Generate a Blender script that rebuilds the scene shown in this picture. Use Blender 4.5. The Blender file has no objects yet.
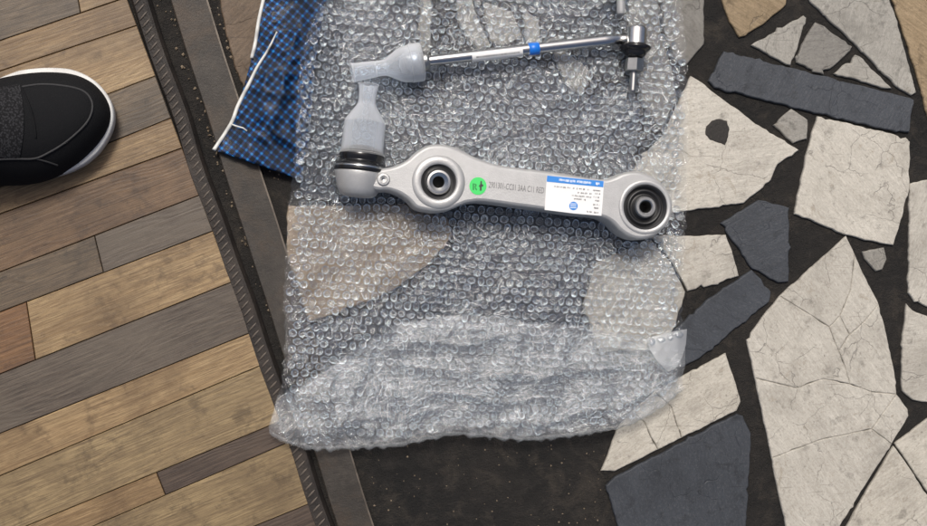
import bpy, bmesh, math, random
import numpy as np
from mathutils import Vector, Matrix

random.seed(7)
rng = np.random.default_rng(11)
scene = bpy.context.scene
COL = scene.collection

# ------------------------------------------------------------------ camera
TILT = math.radians(8.0)      # phone tilted a little away from the person at the left
DIST = 1.15                   # metres to the middle of the picture on the floor
FPX = 1099.0                  # focal length in photograph pixels
PW, PH = 927.0, 526.0
cam_d = bpy.data.cameras.new('camera')
cam_d.sensor_width = 36.0
cam_d.lens = 36.0 * FPX / PW
cam_d.clip_start = 0.02
cam_d.clip_end = 50.0
cam = bpy.data.objects.new('camera', cam_d)
COL.objects.link(cam)
CAMP = Vector((-DIST * math.sin(TILT), 0.0, DIST * math.cos(TILT)))
cam.location = CAMP
cam.rotation_euler = (0.0, -TILT, 0.0)
scene.camera = cam

# ------------------------------------------------------------------ light
SUN_EL, SUN_AZ = math.radians(59), math.radians(105)   # azimuth measured from +X towards +Y
world = bpy.data.worlds.new('World')
scene.world = world
world.use_nodes = True
wn = world.node_tree
sky = wn.nodes.new('ShaderNodeTexSky')
sky.sky_type = 'NISHITA'
sky.sun_disc = False
sky.sun_elevation = SUN_EL
sky.sun_rotation = math.radians(90) - SUN_AZ
sky.dust_density = 6.0
sky.air_density = 0.7
sky.ozone_density = 1.0
bg = wn.nodes['Background']
wn.links.new(sky.outputs[0], bg.inputs[0])
bg.inputs[1].default_value = 0.10
sun_d = bpy.data.lights.new('sun', 'SUN')
sun_d.energy = 2.9
sun_d.angle = math.radians(15)
sun_d.color = (1.0, 0.96, 0.90)
sun = bpy.data.objects.new('sun', sun_d)
COL.objects.link(sun)
sdir = Vector((math.cos(SUN_EL) * math.cos(SUN_AZ), math.cos(SUN_EL) * math.sin(SUN_AZ), math.sin(SUN_EL)))
sun.rotation_euler = sdir.to_track_quat('Z', 'Y').to_euler()
sun.location = sdir * 3
scene.view_settings.view_transform = 'Standard'
scene.view_settings.look = 'None'
scene.view_settings.gamma = 1.0
scene.view_settings.use_curve_mapping = False
scene.view_settings.exposure = 0.0
scene.render.engine = 'CYCLES'
scene.cycles.transparent_max_bounces = 32
scene.cycles.max_bounces = 10
scene.cycles.use_denoising = True

# ------------------------------------------------------------------ helpers
CT, ST = math.cos(TILT), math.sin(TILT)
def P(x, y, z=0.0):
    """photo pixel -> point on the horizontal plane at height z"""
    a, b = (x - PW / 2) / FPX, -(y - PH / 2) / FPX
    d = Vector((a * CT + ST, b, a * ST - CT))
    t = (z - CAMP.z) / d.z
    return CAMP + d * t
def Pn(x, y, z=0.0):
    a, b = (np.asarray(x, float) - PW / 2) / FPX, -(np.asarray(y, float) - PH / 2) / FPX
    dx, dy, dz = a * CT + ST, b, a * ST - CT
    t = (z - CAMP.z) / dz
    return CAMP.x + dx * t, CAMP.y + dy * t
def px_of(X, Y, Z=0.0):
    vx, vy, vz = X - CAMP.x, Y - CAMP.y, Z - CAMP.z
    dep = vx * ST - vz * CT
    return PW / 2 + FPX * (vx * CT + vz * ST) / dep, PH / 2 - FPX * vy / dep
MMPX = DIST / FPX     # metres per pixel near the middle

def link(o, parent=None):
    COL.objects.link(o)
    if parent is not None:
        o.parent = parent
        o.matrix_parent_inverse = Matrix.Identity(4)
    return o
def world_loc(o):
    v = Vector((0, 0, 0))
    while o is not None:
        v = v + o.location
        o = o.parent
    return v
def mesh_obj(name, verts, faces, mat, parent=None, smooth=False, origin=None):
    """verts in world coordinates; the object sits at the mean point, offset by its parents"""
    V = np.asarray([tuple(v) for v in verts], float)
    o0 = Vector(V.mean(axis=0)) if origin is None else Vector(origin)
    me = bpy.data.meshes.new(name)
    me.from_pydata([tuple(v) for v in V - np.array(o0)], [], faces)
    if smooth:
        me.polygons.foreach_set('use_smooth', [True] * len(me.polygons))
    me.update()
    if mat is not None:
        me.materials.append(mat)
    o = bpy.data.objects.new(name, me)
    o.location = o0 - (world_loc(parent) if parent else Vector((0, 0, 0)))
    return link(o, parent)
def fix_normals(o):
    bm = bmesh.new(); bm.from_mesh(o.data)
    bmesh.ops.recalc_face_normals(bm, faces=bm.faces)
    bm.to_mesh(o.data); bm.free()
    return o
def thing(name, loc, label, cat, group=None):
    o = bpy.data.objects.new(name, None)
    o.empty_display_size = 0.02
    o.location = loc
    o['label'] = label; o['category'] = cat
    if group: o['group'] = group
    return link(o)
def smooth_curve(pts, n, closed=False):
    """Catmull-Rom through pts, n samples per span"""
    pts = [np.asarray(p, float) for p in pts]
    m = len(pts); out = []
    spans = m if closed else m - 1
    for i in range(spans):
        g = lambda k: pts[k % m] if closed else pts[min(max(k, 0), m - 1)]
        p0, p1, p2, p3 = g(i - 1), g(i), g(i + 1), g(i + 2)
        for k in range(n):
            t = k / n
            out.append(0.5 * ((2 * p1) + (-p0 + p2) * t + (2 * p0 - 5 * p1 + 4 * p2 - p3) * t * t + (-p0 + 3 * p1 - 3 * p2 + p3) * t ** 3))
    if not closed: out.append(pts[-1])
    return np.array(out)
def area2(p):
    p = np.asarray(p); x, y = p[:, 0], p[:, 1]
    return 0.5 * np.sum(x * np.roll(y, -1) - np.roll(x, -1) * y)
def inset(p, d):
    """move a counter-clockwise outline inwards by d"""
    p = np.asarray(p, float)
    e = np.roll(p, -1, 0) - p
    e /= np.linalg.norm(e, axis=1)[:, None] + 1e-12
    nrm = np.stack([-e[:, 1], e[:, 0]], 1)
    n0 = np.roll(nrm, 1, 0)
    b = n0 + nrm
    b /= np.linalg.norm(b, axis=1)[:, None] + 1e-12
    c = np.clip(np.sum(b * nrm, 1), 0.5, 1)
    return p + b * (d / c)[:, None]
def loft_slab(name, outline, rings, mat, parent=None, smooth=False):
    """outline CCW (m); rings = [(inset, z), ...] from bottom to top; closed by flat caps"""
    if area2(outline) < 0: outline = outline[::-1]
    n = len(outline); V = []; F = []
    for d, z in rings:
        q = inset(outline, d) if d else outline
        V += [(a, b, z) for a, b in q]
    for k in range(len(rings) - 1):
        for i in range(n):
            j = (i + 1) % n
            F.append((k * n + i, k * n + j, (k + 1) * n + j, (k + 1) * n + i))
    F.append(tuple(range((len(rings) - 1) * n, len(rings) * n)))
    F.append(tuple(range(n))[::-1])
    return mesh_obj(name, V, F, mat, parent, smooth)
def lathe(name, prof, org, axis, mat, parent=None, segs=40, smooth=True, caps=False, ref=(0, 0, 1)):
    """prof = [(t along axis, radius)] in metres"""
    ax = Vector(axis).normalized()
    if abs(ax.z) > 0.9: ref = (1, 0, 0)
    u = Vector(ref) - ax * ax.dot(Vector(ref)); u.normalize()
    w = ax.cross(u)
    V = []; F = []
    for t, r in prof:
        for k in range(segs):
            a = 2 * math.pi * k / segs
            V.append(Vector(org) + ax * t + (u * math.cos(a) + w * math.sin(a)) * max(r, 1e-5))
    for i in range(len(prof) - 1):
        for k in range(segs):
            l = (k + 1) % segs
            F.append((i * segs + k, i * segs + l, (i + 1) * segs + l, (i + 1) * segs + k))
    if caps:
        F.append(tuple(range(segs))[::-1]); F.append(tuple(range((len(prof) - 1) * segs, len(prof) * segs)))
    o = mesh_obj(name, V, F, mat, parent, smooth)
    return o
def sharp(o, deg=35):
    bm = bmesh.new(); bm.from_mesh(o.data)
    for e in bm.edges:
        if len(e.link_faces) == 2 and e.calc_face_angle(0) > math.radians(deg): e.smooth = False
    bm.to_mesh(o.data); bm.free()
    return o
def tube(name, pts, r, mat, parent=None, segs=8):
    pts = [Vector(p) for p in pts]; V = []; F = []
    n = len(pts)
    for i, p in enumerate(pts):
        t = (pts[min(i + 1, n - 1)] - pts[max(i - 1, 0)]).normalized()
        s = t.cross(Vector((0, 0, 1)))
        if s.length < 1e-4: s = Vector((1, 0, 0))
        s.normalize(); w = s.cross(t)
        rr = r[i] if hasattr(r, '__len__') else r
        for k in range(segs):
            a = 2 * math.pi * k / segs
            V.append(p + (s * math.cos(a) + w * math.sin(a)) * rr)
    for i in range(n - 1):
        for k in range(segs):
            l = (k + 1) % segs
            F.append((i * segs + k, (i + 1) * segs + k, (i + 1) * segs + l, i * segs + l))
    F.append(tuple(range(segs))); F.append(tuple(range((n - 1) * segs, n * segs))[::-1])
    return mesh_obj(name, V, F, mat, parent, True)
def sines(seed, lam, n=14):
    """smooth random field made of plane waves of about the wavelength lam, range about -1..1"""
    r = np.random.default_rng(seed)
    th = r.uniform(0, 2 * np.pi, n); k = 2 * np.pi / (lam * r.uniform(0.7, 1.5, n)); ph = r.uniform(0, 2 * np.pi, n)
    def f(x, y):
        s = 0
        for a, b, c in zip(th, k, ph): s = s + np.sin((np.cos(a) * x + np.sin(a) * y) * b + c)
        return s / math.sqrt(n)
    return f
def sstep(a, b, x):
    t = np.clip((np.asarray(x, float) - a) / (b - a), 0, 1)
    return t * t * (3 - 2 * t)

# ------------------------------------------------------------------ materials
class NT:
    def __init__(s, name):
        s.m = bpy.data.materials.new(name); s.m.use_nodes = True
        s.t = s.m.node_tree; s.t.nodes.clear()
        s.out = s.t.nodes.new('ShaderNodeOutputMaterial')
    def n(s, typ, **kw):
        nd = s.t.nodes.new('ShaderNode' + typ)
        for k, v in kw.items():
            if k.startswith('i_'):
                key = k[2:].replace('_', ' ')
                nd.inputs[key].default_value = v
            else: setattr(nd, k, v)
        return nd
    def l(s, a, b): s.t.links.new(a, b)
    def math(s, op, a, b=None, c=None, clamp=False):
        nd = s.t.nodes.new('ShaderNodeMath'); nd.operation = op; nd.use_clamp = clamp
        for i, v in enumerate((a, b, c)):
            if v is None: continue
            if hasattr(v, 'is_output'): s.l(v, nd.inputs[i])
            else: nd.inputs[i].default_value = v
        return nd.outputs[0]
    def mix(s, fac, a, b, mode='MIX'):
        nd = s.t.nodes.new('ShaderNodeMix'); nd.data_type = 'RGBA'; nd.blend_type = mode
        for i, v in ((0, fac), (6, a), (7, b)):
            if hasattr(v, 'is_output'): s.l(v, nd.inputs[i])
            else: nd.inputs[i].default_value = v if i == 0 else ((*v, 1) if len(v) == 3 else v)
        return nd.outputs[2]
    def ramp(s, fac, stops):
        nd = s.t.nodes.new('ShaderNodeValToRGB'); s.l(fac, nd.inputs[0])
        el = nd.color_ramp.elements
        while len(el) < len(stops): el.new(0.5)
        for e, (p, c) in zip(el, stops):
            e.position = p; e.color = (c, c, c, 1) if not hasattr(c, '__len__') else (*c, 1)
        return nd.outputs[0]
    def noise(s, vec, scale, detail=4, rough=0.55, dist=0.0):
        nd = s.n('TexNoise'); s.l(vec, nd.inputs['Vector'])
        nd.inputs['Scale'].default_value = scale; nd.inputs['Detail'].default_value = detail
        nd.inputs['Roughness'].default_value = rough; nd.inputs['Distortion'].default_value = dist
        return nd.outputs[0]
    def mapping(s, vec, scale=(1, 1, 1), rot=(0, 0, 0), loc=(0, 0, 0)):
        nd = s.n('Mapping'); s.l(vec, nd.inputs[0])
        nd.inputs['Scale'].default_value = scale; nd.inputs['Rotation'].default_value = rot; nd.inputs['Location'].default_value = loc
        return nd.outputs[0]
    def bump(s, h, strength=0.4, dist=0.001, normal=None):
        nd = s.n('Bump'); s.l(h, nd.inputs['Height'])
        nd.inputs['Strength'].default_value = strength; nd.inputs['Distance'].default_value = dist
        if normal is not None: s.l(normal, nd.inputs['Normal'])
        return nd.outputs[0]
    def bsdf(s, color=None, rough=0.5, metal=0.0, normal=None, spec=0.5, **kw):
        b = s.n('BsdfPrincipled')
        if hasattr(color, 'is_output'): s.l(color, b.inputs['Base Color'])
        elif color is not None: b.inputs['Base Color'].default_value = (*color, 1)
        if hasattr(rough, 'is_output'): s.l(rough, b.inputs['Roughness'])
        else: b.inputs['Roughness'].default_value = rough
        b.inputs['Metallic'].default_value = metal
        b.inputs['Specular IOR Level'].default_value = spec
        if normal is not None: s.l(normal, b.inputs['Normal'])
        for k, v in kw.items(): b.inputs[k.replace('_', ' ')].default_value = v
        s.l(b.outputs[0], s.out.inputs[0])
        return b
    def pos(s): return s.n('NewGeometry').outputs['Position']
    def obj(s): return s.n('TexCoord').outputs['Object']
    def rand(s): return s.n('ObjectInfo').outputs['Random']
def shift(m, vec, r, amt=7.0):
    cb = m.n('CombineXYZ'); a = m.math('MULTIPLY', r, amt)
    m.l(a, cb.inputs[0]); m.l(m.math('MULTIPLY', r, amt * 3.7), cb.inputs[1]); m.l(a, cb.inputs[2])
    v = m.n('VectorMath', operation='ADD'); m.l(vec, v.inputs[0]); m.l(cb.outputs[0], v.inputs[1])
    return v.outputs[0]
def turned(m, vec, r):
    """turn the texture about Z by an angle of the object's own"""
    vr = m.n('VectorRotate', rotation_type='Z_AXIS'); m.l(vec, vr.inputs['Vector'])
    m.l(m.math('MULTIPLY', r, 6.283), vr.inputs['Angle'])
    return vr.outputs[0]

def stone_mat(name, base, dark, speck, streak=0.35, slate=False, slab=None):
    m = NT(name); r = m.rand()
    v = turned(m, shift(m, m.obj(), r, 3.0), r)
    if slab is not None: v = m.mapping(m.pos(), rot=(0, 0, slab))      # pieces of one broken slab share its grain
    big = m.noise(v, 14, 4, 0.6)
    st = m.noise(m.mapping(v, (22, 240, 60)), 1.0, 5, 0.65, 0.6)
    fine = m.noise(v, 420, 3, 0.7)
    blot = m.noise(v, 60, 5, 0.65)
    c = m.mix(m.ramp(big, [(0.3, 0), (0.7, 1)]), base, tuple(0.6 * a + 0.4 * b for a, b in zip(base, dark)))
    c = m.mix(m.math('MULTIPLY', m.ramp(st, [(0.42, 0), (0.62, 1)]), streak), c, dark)
    c = m.mix(m.math('MULTIPLY', m.ramp(fine, [(0.5, 0), (0.72, 1)]), 0.5), c, speck)
    c = m.mix(m.math('MULTIPLY', m.ramp(blot, [(0.58, 0), (0.70, 1)]), 0.6), c, tuple(0.35 * a for a in dark))
    # hairline cracks and scratches
    vor = m.n('TexVoronoi', feature='DISTANCE_TO_EDGE')
    wob = m.n('VectorMath', operation='ADD'); m.l(v, wob.inputs[0])
    nz = m.n('TexNoise'); m.l(v, nz.inputs['Vector']); nz.inputs['Scale'].default_value = 30; nz.inputs['Detail'].default_value = 4
    sc = m.n('VectorMath', operation='SCALE'); m.l(nz.outputs['Color'], sc.inputs[0]); sc.inputs['Scale'].default_value = 0.03
    m.l(sc.outputs[0], wob.inputs[1]); m.l(wob.outputs[0], vor.inputs['Vector']); vor.inputs['Scale'].default_value = 19
    line = m.ramp(vor.outputs['Distance'], [(0.0, 1), (0.008, 0)])
    mask = m.ramp(m.noise(v, 22, 2), [(0.45, 0), (0.53, 1)])
    crack = m.math('MULTIPLY', line, mask)
    c = m.mix(m.math('MULTIPLY', crack, 0.10 if slate else 0.55), c, (0.05, 0.045, 0.04))
    grime = m.noise(m.pos(), 11, 6, 0.72, 0.5)
    c = m.mix(m.math('MULTIPLY', m.ramp(grime, [(0.50, 0), (0.66, 1)]), 0.50), c, tuple(0.62 * a for a in dark))
    scr = m.noise(m.mapping(m.pos(), (18, 300, 1), (0, 0, 0.5)), 1.0, 4, 0.6, 1.2)
    c = m.mix(m.math('MULTIPLY', m.ramp(scr, [(0.63, 0), (0.70, 1)]), 0.5), c, tuple(0.45 * a for a in dark))
    grain = m.noise(m.mapping(v, (110, 430, 120)), 1.0, 6, 0.80, 1.4)
    c = m.mix(m.math('MULTIPLY', m.ramp(grain, [(0.44, 0), (0.60, 1)]), 0.34), c, tuple(0.72 * a for a in dark))
    c = m.mix(m.math('MULTIPLY', m.ramp(grain, [(0.34, 1), (0.44, 0)]), 0.30), c, tuple(min(1, 1.22 * a) for a in base))
    stain = m.noise(m.pos(), 33, 5, 0.7, 1.2)
    c = m.mix(m.math('MULTIPLY', m.ramp(stain, [(0.60, 0), (0.70, 1)]), 0.45), c, (dark[0] * 0.62, dark[1] * 0.54, dark[2] * 0.42))
    pit = m.noise(v, 190, 4, 0.75)
    c = m.mix(m.math('MULTIPLY', m.ramp(pit, [(0.62, 0), (0.70, 1)]), 0.6), c, tuple(0.4 * a for a in dark))
    tone = m.math('MULTIPLY_ADD', m.math('FRACT', m.math('MULTIPLY', r, 17.3)), 0.05 if slab is not None else 0.28, 0.97 if slab is not None else 0.84)
    tn = m.n('CombineColor'); [m.l(tone, tn.inputs[i]) for i in range(3)]
    c = m.mix(1.0, c, tn.outputs[0], 'MULTIPLY')
    h = m.math('ADD', m.math('MULTIPLY_ADD', grain, 0.8, m.math('MULTIPLY', st, 0.6)), m.math('ADD', m.math('MULTIPLY', fine, 0.4), m.math('MULTIPLY', crack, -0.8)))
    nb = m.bump(h, 0.55, 0.0012)
    m.bsdf(c, m.math('MULTIPLY_ADD', blot, 0.35, 0.42), normal=nb, spec=0.4)
    return m.m
M = {}
M['cream'] = stone_mat('cream_stone', (0.52, 0.495, 0.435), (0.325, 0.30, 0.255), (0.22, 0.19, 0.15))
M['slab'] = stone_mat('cream_slab', (0.52, 0.495, 0.435), (0.325, 0.30, 0.255), (0.22, 0.19, 0.15), slab=0.9)
M['slab_low'] = stone_mat('cream_slab_low', (0.53, 0.50, 0.43), (0.33, 0.30, 0.25), (0.22, 0.19, 0.15), slab=-0.55)
M['greystone'] = stone_mat('grey_stone', (0.33, 0.315, 0.28), (0.20, 0.19, 0.165), (0.11, 0.10, 0.09))
M['midgrey'] = stone_mat('mid_grey_stone', (0.24, 0.23, 0.205), (0.15, 0.14, 0.125), (0.08, 0.075, 0.07))
M['tanstone'] = stone_mat('tan_stone', (0.36, 0.27, 0.165), (0.20, 0.145, 0.08), (0.12, 0.09, 0.055), 0.7)
M['brownstone'] = stone_mat('brown_stone', (0.34, 0.27, 0.19), (0.20, 0.15, 0.10), (0.07, 0.05, 0.035), 0.7)
M['rustbrown'] = stone_mat('rusty_brown_stone', (0.15, 0.105, 0.068), (0.085, 0.058, 0.036), (0.05, 0.035, 0.024), 0.8)
M['slate'] = stone_mat('slate', (0.047, 0.053, 0.063), (0.030, 0.034, 0.041), (0.105, 0.107, 0.112), 0.5, True)

def grout_mat():
    m = NT('dark_grout'); p = m.pos()
    big = m.noise(p, 9, 4, 0.6); mid = m.noise(p, 70, 5, 0.7); fine = m.noise(p, 600, 3, 0.7)
    c = m.mix(m.ramp(big, [(0.35, 0), (0.7, 1)]), (0.0075, 0.0068, 0.0060), (0.017, 0.0145, 0.012))
    c = m.mix(m.math('MULTIPLY', m.ramp(mid, [(0.5, 0), (0.75, 1)]), 0.6), c, (0.034, 0.029, 0.024))
    c = m.mix(m.ramp(fine, [(0.72, 0), (0.80, 1)]), c, (0.07, 0.064, 0.054))
    nb = m.bump(m.math('ADD', mid, m.math('MULTIPLY', fine, 0.5)), 1.0, 0.004)
    sand = m.noise(p, 26, 6, 0.75, 0.6)
    c = m.mix(m.math('MULTIPLY', m.ramp(sand, [(0.52, 0), (0.72, 1)]), 0.65), c, (0.055, 0.045, 0.034))
    m.bsdf(c, 0.72, normal=nb, spec=0.35)
    return m.m
M['grout'] = grout_mat()

def wood_mat(name, c1, c2, c3, contrast=0.8):
    c1, c2, c3 = (tuple(0.86 * q for q in c_) for c_ in (c1, c2, c3))
    m = NT(name); r = m.rand()
    v = shift(m, m.obj(), r, 5.0)
    warp = m.n('TexNoise'); m.l(m.mapping(v, (5, 16, 5)), warp.inputs['Vector']); warp.inputs['Scale'].default_value = 1.0; warp.inputs['Detail'].default_value = 3
    rings = m.n('TexWave', wave_type='BANDS', bands_direction='Y', wave_profile='SIN')
    add = m.n('VectorMath', operation='ADD')
    sc = m.n('VectorMath', operation='SCALE'); m.l(warp.outputs['Color'], sc.inputs[0]); sc.inputs['Scale'].default_value = 0.12
    m.l(v, add.inputs[0]); m.l(sc.outputs[0], add.inputs[1])
    m.l(m.mapping(add.outputs[0], (0.5, 1, 1)), rings.inputs['Vector'])
    rings.inputs['Scale'].default_value = 42; rings.inputs['Distortion'].default_value = 1.5; rings.inputs['Detail'].default_value = 3; rings.inputs['Detail Scale'].default_value = 2.5
    fib = m.noise(m.mapping(v, (13, 760, 40)), 1.0, 6, 0.72, 0.5)
    fib2 = m.noise(m.mapping(v, (9, 150, 20)), 1.0, 4, 0.6, 0.8)
    blot = m.noise(m.mapping(v, (12, 26, 12)), 1.0, 5, 0.65, 0.4)
    c = m.mix(m.math('MULTIPLY', m.ramp(fib2, [(0.35, 0), (0.65, 1)]), contrast), c1, c2)
    c = m.mix(m.math('MULTIPLY', m.ramp(rings.outputs['Fac'], [(0.55, 0), (0.95, 1)]), 0.22 * contrast), c, c3)
    c = m.mix(m.math('MULTIPLY', m.ramp(fib, [(0.47, 0), (0.60, 1)]), 0.75), c, c3)
    pore = m.noise(m.mapping(v, (60, 1500, 100)), 1.0, 3, 0.7)
    c = m.mix(m.math('MULTIPLY', m.ramp(pore, [(0.50, 0), (0.63, 1)]), 0.75), c, tuple(0.5 * a for a in c2))
    pale = m.noise(m.mapping(v, (18, 420, 40)), 1.0, 6, 0.75, 0.9)
    c = m.mix(m.math('MULTIPLY', m.ramp(pale, [(0.50, 0), (0.66, 1)]), 0.6), c, tuple(min(1, 1.35 * a) for a in c1))
    c = m.mix(m.math('MULTIPLY', m.ramp(blot, [(0.52, 0), (0.75, 1)]), 0.5), c, c2)
    dirt = m.noise(m.pos(), 7, 6, 0.7, 0.4)
    c = m.mix(m.math('MULTIPLY', m.ramp(dirt, [(0.45, 0), (0.64, 1)]), 0.62), c, tuple(0.75 * a for a in c3))
    scuff = m.noise(m.pos(), 38, 6, 0.72)
    c = m.mix(m.math('MULTIPLY', m.ramp(scuff, [(0.54, 0), (0.66, 1)]), 0.62), c, tuple(0.55 * a for a in c3))
    h = m.math('ADD', fib, m.math('MULTIPLY', rings.outputs['Fac'], 0.3))
    m.bsdf(c, m.math('MULTIPLY_ADD', fib, 0.3, 0.36), normal=m.bump(h, 0.35, 0.0006), spec=0.45)
    return m.m
M['w_tan'] = wood_mat('tan_wood', (0.365, 0.258, 0.132), (0.240, 0.150, 0.068), (0.150, 0.090, 0.042))
M['w_olive'] = wood_mat('olive_tan_wood', (0.305, 0.222, 0.112), (0.200, 0.138, 0.070), (0.125, 0.082, 0.042))
M['w_gold'] = wood_mat('golden_wood', (0.315, 0.215, 0.108), (0.205, 0.125, 0.055), (0.125, 0.072, 0.032))
M['w_brown'] = wood_mat('brown_wood', (0.190, 0.115, 0.058), (0.130, 0.074, 0.036), (0.075, 0.042, 0.022))
M['w_rust'] = wood_mat('rusty_brown_wood', (0.225, 0.118, 0.050), (0.155, 0.078, 0.034), (0.09, 0.046, 0.022))
M['w_dark'] = wood_mat('dark_wood', (0.082, 0.062, 0.046), (0.052, 0.038, 0.028), (0.16, 0.128, 0.095), 0.7)
M['w_grey'] = wood_mat('grey_wood', (0.155, 0.110, 0.066), (0.092, 0.064, 0.038), (0.050, 0.038, 0.028))
M['w_black'] = wood_mat('dark_brown_wood', (0.062, 0.042, 0.030), (0.038, 0.025, 0.018), (0.115, 0.08, 0.055), 0.7)

def plain(name, color, rough=0.5, metal=0.0, bump=None, spec=0.5, vary=0.0, **kw):
    m = NT(name); v = m.obj(); nb = None; c = color
    if bump: nb = m.bump(m.noise(v, bump[0], 4, 0.65), bump[1], bump[2])
    if vary:
        c = m.mix(m.ramp(m.noise(v, 60, 5, 0.65), [(0.3, 0), (0.7, 1)]), color, tuple(x * (1 - vary) for x in color))
    m.bsdf(c, rough, metal, nb, spec, **kw)
    return m.m
M['alu'] = plain('cast_aluminium', (0.47, 0.47, 0.465), 0.42, 0.40, (750, 0.32, 0.0008), vary=0.13)
M['steel'] = plain('bright_steel', (0.62, 0.62, 0.61), 0.24, 1.0, (500, 0.08, 0.0004), vary=0.15)
M['zinc'] = plain('zinc_steel', (0.42, 0.42, 0.41), 0.36, 1.0, (700, 0.2, 0.0005), vary=0.25)
M['darksteel'] = plain('dark_steel', (0.20, 0.20, 0.20), 0.38, 1.0, (600, 0.2, 0.0005), vary=0.25)
M['rubber'] = plain('black_rubber', (0.012, 0.012, 0.013), 0.42, 0.0, (300, 0.15, 0.0005))
M['rubber_gloss'] = plain('glossy_black_rubber', (0.010, 0.010, 0.011), 0.22)
M['bore'] = plain('dark_bore', (0.006, 0.006, 0.006), 0.7)
M['white_paper'] = plain('label_paper', (0.78, 0.78, 0.77), 0.38, vary=0.05)
M['blue_print'] = plain('blue_print', (0.03, 0.22, 0.62), 0.4)
M['black_print'] = plain('black_print', (0.03, 0.03, 0.032), 0.5)
M['grey_print'] = plain('grey_print', (0.15, 0.15, 0.15), 0.5)
M['white_print'] = plain('white_print', (0.75, 0.78, 0.8), 0.5)
M['green'] = plain('green_sticker', (0.05, 0.60, 0.13), 0.4)
M['green_dark'] = plain('dark_green_print', (0.01, 0.17, 0.04), 0.5)
M['blue_tape'] = plain('blue_tape', (0.01, 0.16, 0.62), 0.35)
M['white_piping'] = plain('white_piping', (0.66, 0.66, 0.62), 0.5, vary=0.2)
M['shoe_suede'] = plain('black_suede', (0.0095, 0.0098, 0.0108), 0.9, 0, (700, 0.5, 0.0012), spec=0.15)
M['stitch'] = plain('grey_stitching', (0.028, 0.028, 0.029), 0.8)
M['sole'] = plain('white_rubber_sole', (0.66, 0.655, 0.63), 0.55, vary=0.25)
M['tar'] = plain('tar', (0.022, 0.019, 0.016), 0.75, 0, (300, 0.8, 0.002))
M['sock'] = plain('black_lining', (0.008, 0.008, 0.009), 0.95)

def knit():
    m = NT('black_knit'); v = m.mapping(m.obj(), (620, 520, 520), (0, 0, 0.6))
    w = m.n('TexVoronoi', feature='F1'); m.l(v, w.inputs['Vector']); w.inputs['Scale'].default_value = 1.0
    c = m.mix(m.ramp(w.outputs['Distance'], [(0.2, 0), (0.6, 1)]), (0.035, 0.035, 0.038), (0.008, 0.008, 0.009))
    m.bsdf(c, 0.85, normal=m.bump(w.outputs['Distance'], -0.9, 0.0012), spec=0.2)
    return m.m
M['knit'] = knit()

def strip_mat():
    m = NT('grimy_rubber'); p = m.pos()
    a = m.noise(p, 40, 5, 0.65); b = m.noise(p, 500, 3, 0.7)
    c = m.mix(m.ramp(a, [(0.35, 0), (0.7, 1)]), (0.016, 0.013, 0.011), (0.042, 0.033, 0.026))
    c = m.mix(m.math('MULTIPLY', m.ramp(b, [(0.62, 0), (0.75, 1)]), 0.4), c, (0.10, 0.085, 0.07))
    m.bsdf(c, 0.6, normal=m.bump(b, 0.5, 0.0012), spec=0.4)
    return m.m
M['strip'] = strip_mat()
M['ribtop'] = plain('worn_rib', (0.12, 0.098, 0.078), 0.55, 0, (500, 0.4, 0.0008), vary=0.4)
def bar_mat():
    m = NT('worn_steel'); p = m.pos()
    a = m.noise(p, 26, 6, 0.7); b = m.noise(p, 420, 4, 0.75); d = m.noise(p, 90, 4, 0.6)
    c = m.mix(m.ramp(a, [(0.35, 0), (0.7, 1)]), (0.026, 0.022, 0.018), (0.050, 0.042, 0.034))
    c = m.mix(m.math('MULTIPLY', m.ramp(d, [(0.45, 0), (0.62, 1)]), 0.7), c, (0.024, 0.020, 0.016))
    ru = m.noise(p, 15, 6, 0.75, 0.5)
    c = m.mix(m.math('MULTIPLY', m.ramp(ru, [(0.48, 0), (0.66, 1)]), 0.7), c, (0.060, 0.041, 0.026))
    c = m.mix(m.math('MULTIPLY', m.ramp(b, [(0.60, 0), (0.72, 1)]), 0.55), c, (0.11, 0.095, 0.078))
    m.bsdf(c, m.math('MULTIPLY_ADD', b, 0.3, 0.42), 0.25, m.bump(b, 0.5, 0.001), spec=0.5)
    return m.m
M['bar'] = bar_mat()
M['barlip'] = plain('worn_bright_edge', (0.15, 0.125, 0.10), 0.5, 0.4, (500, 0.3, 0.0006), vary=0.7)

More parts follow.
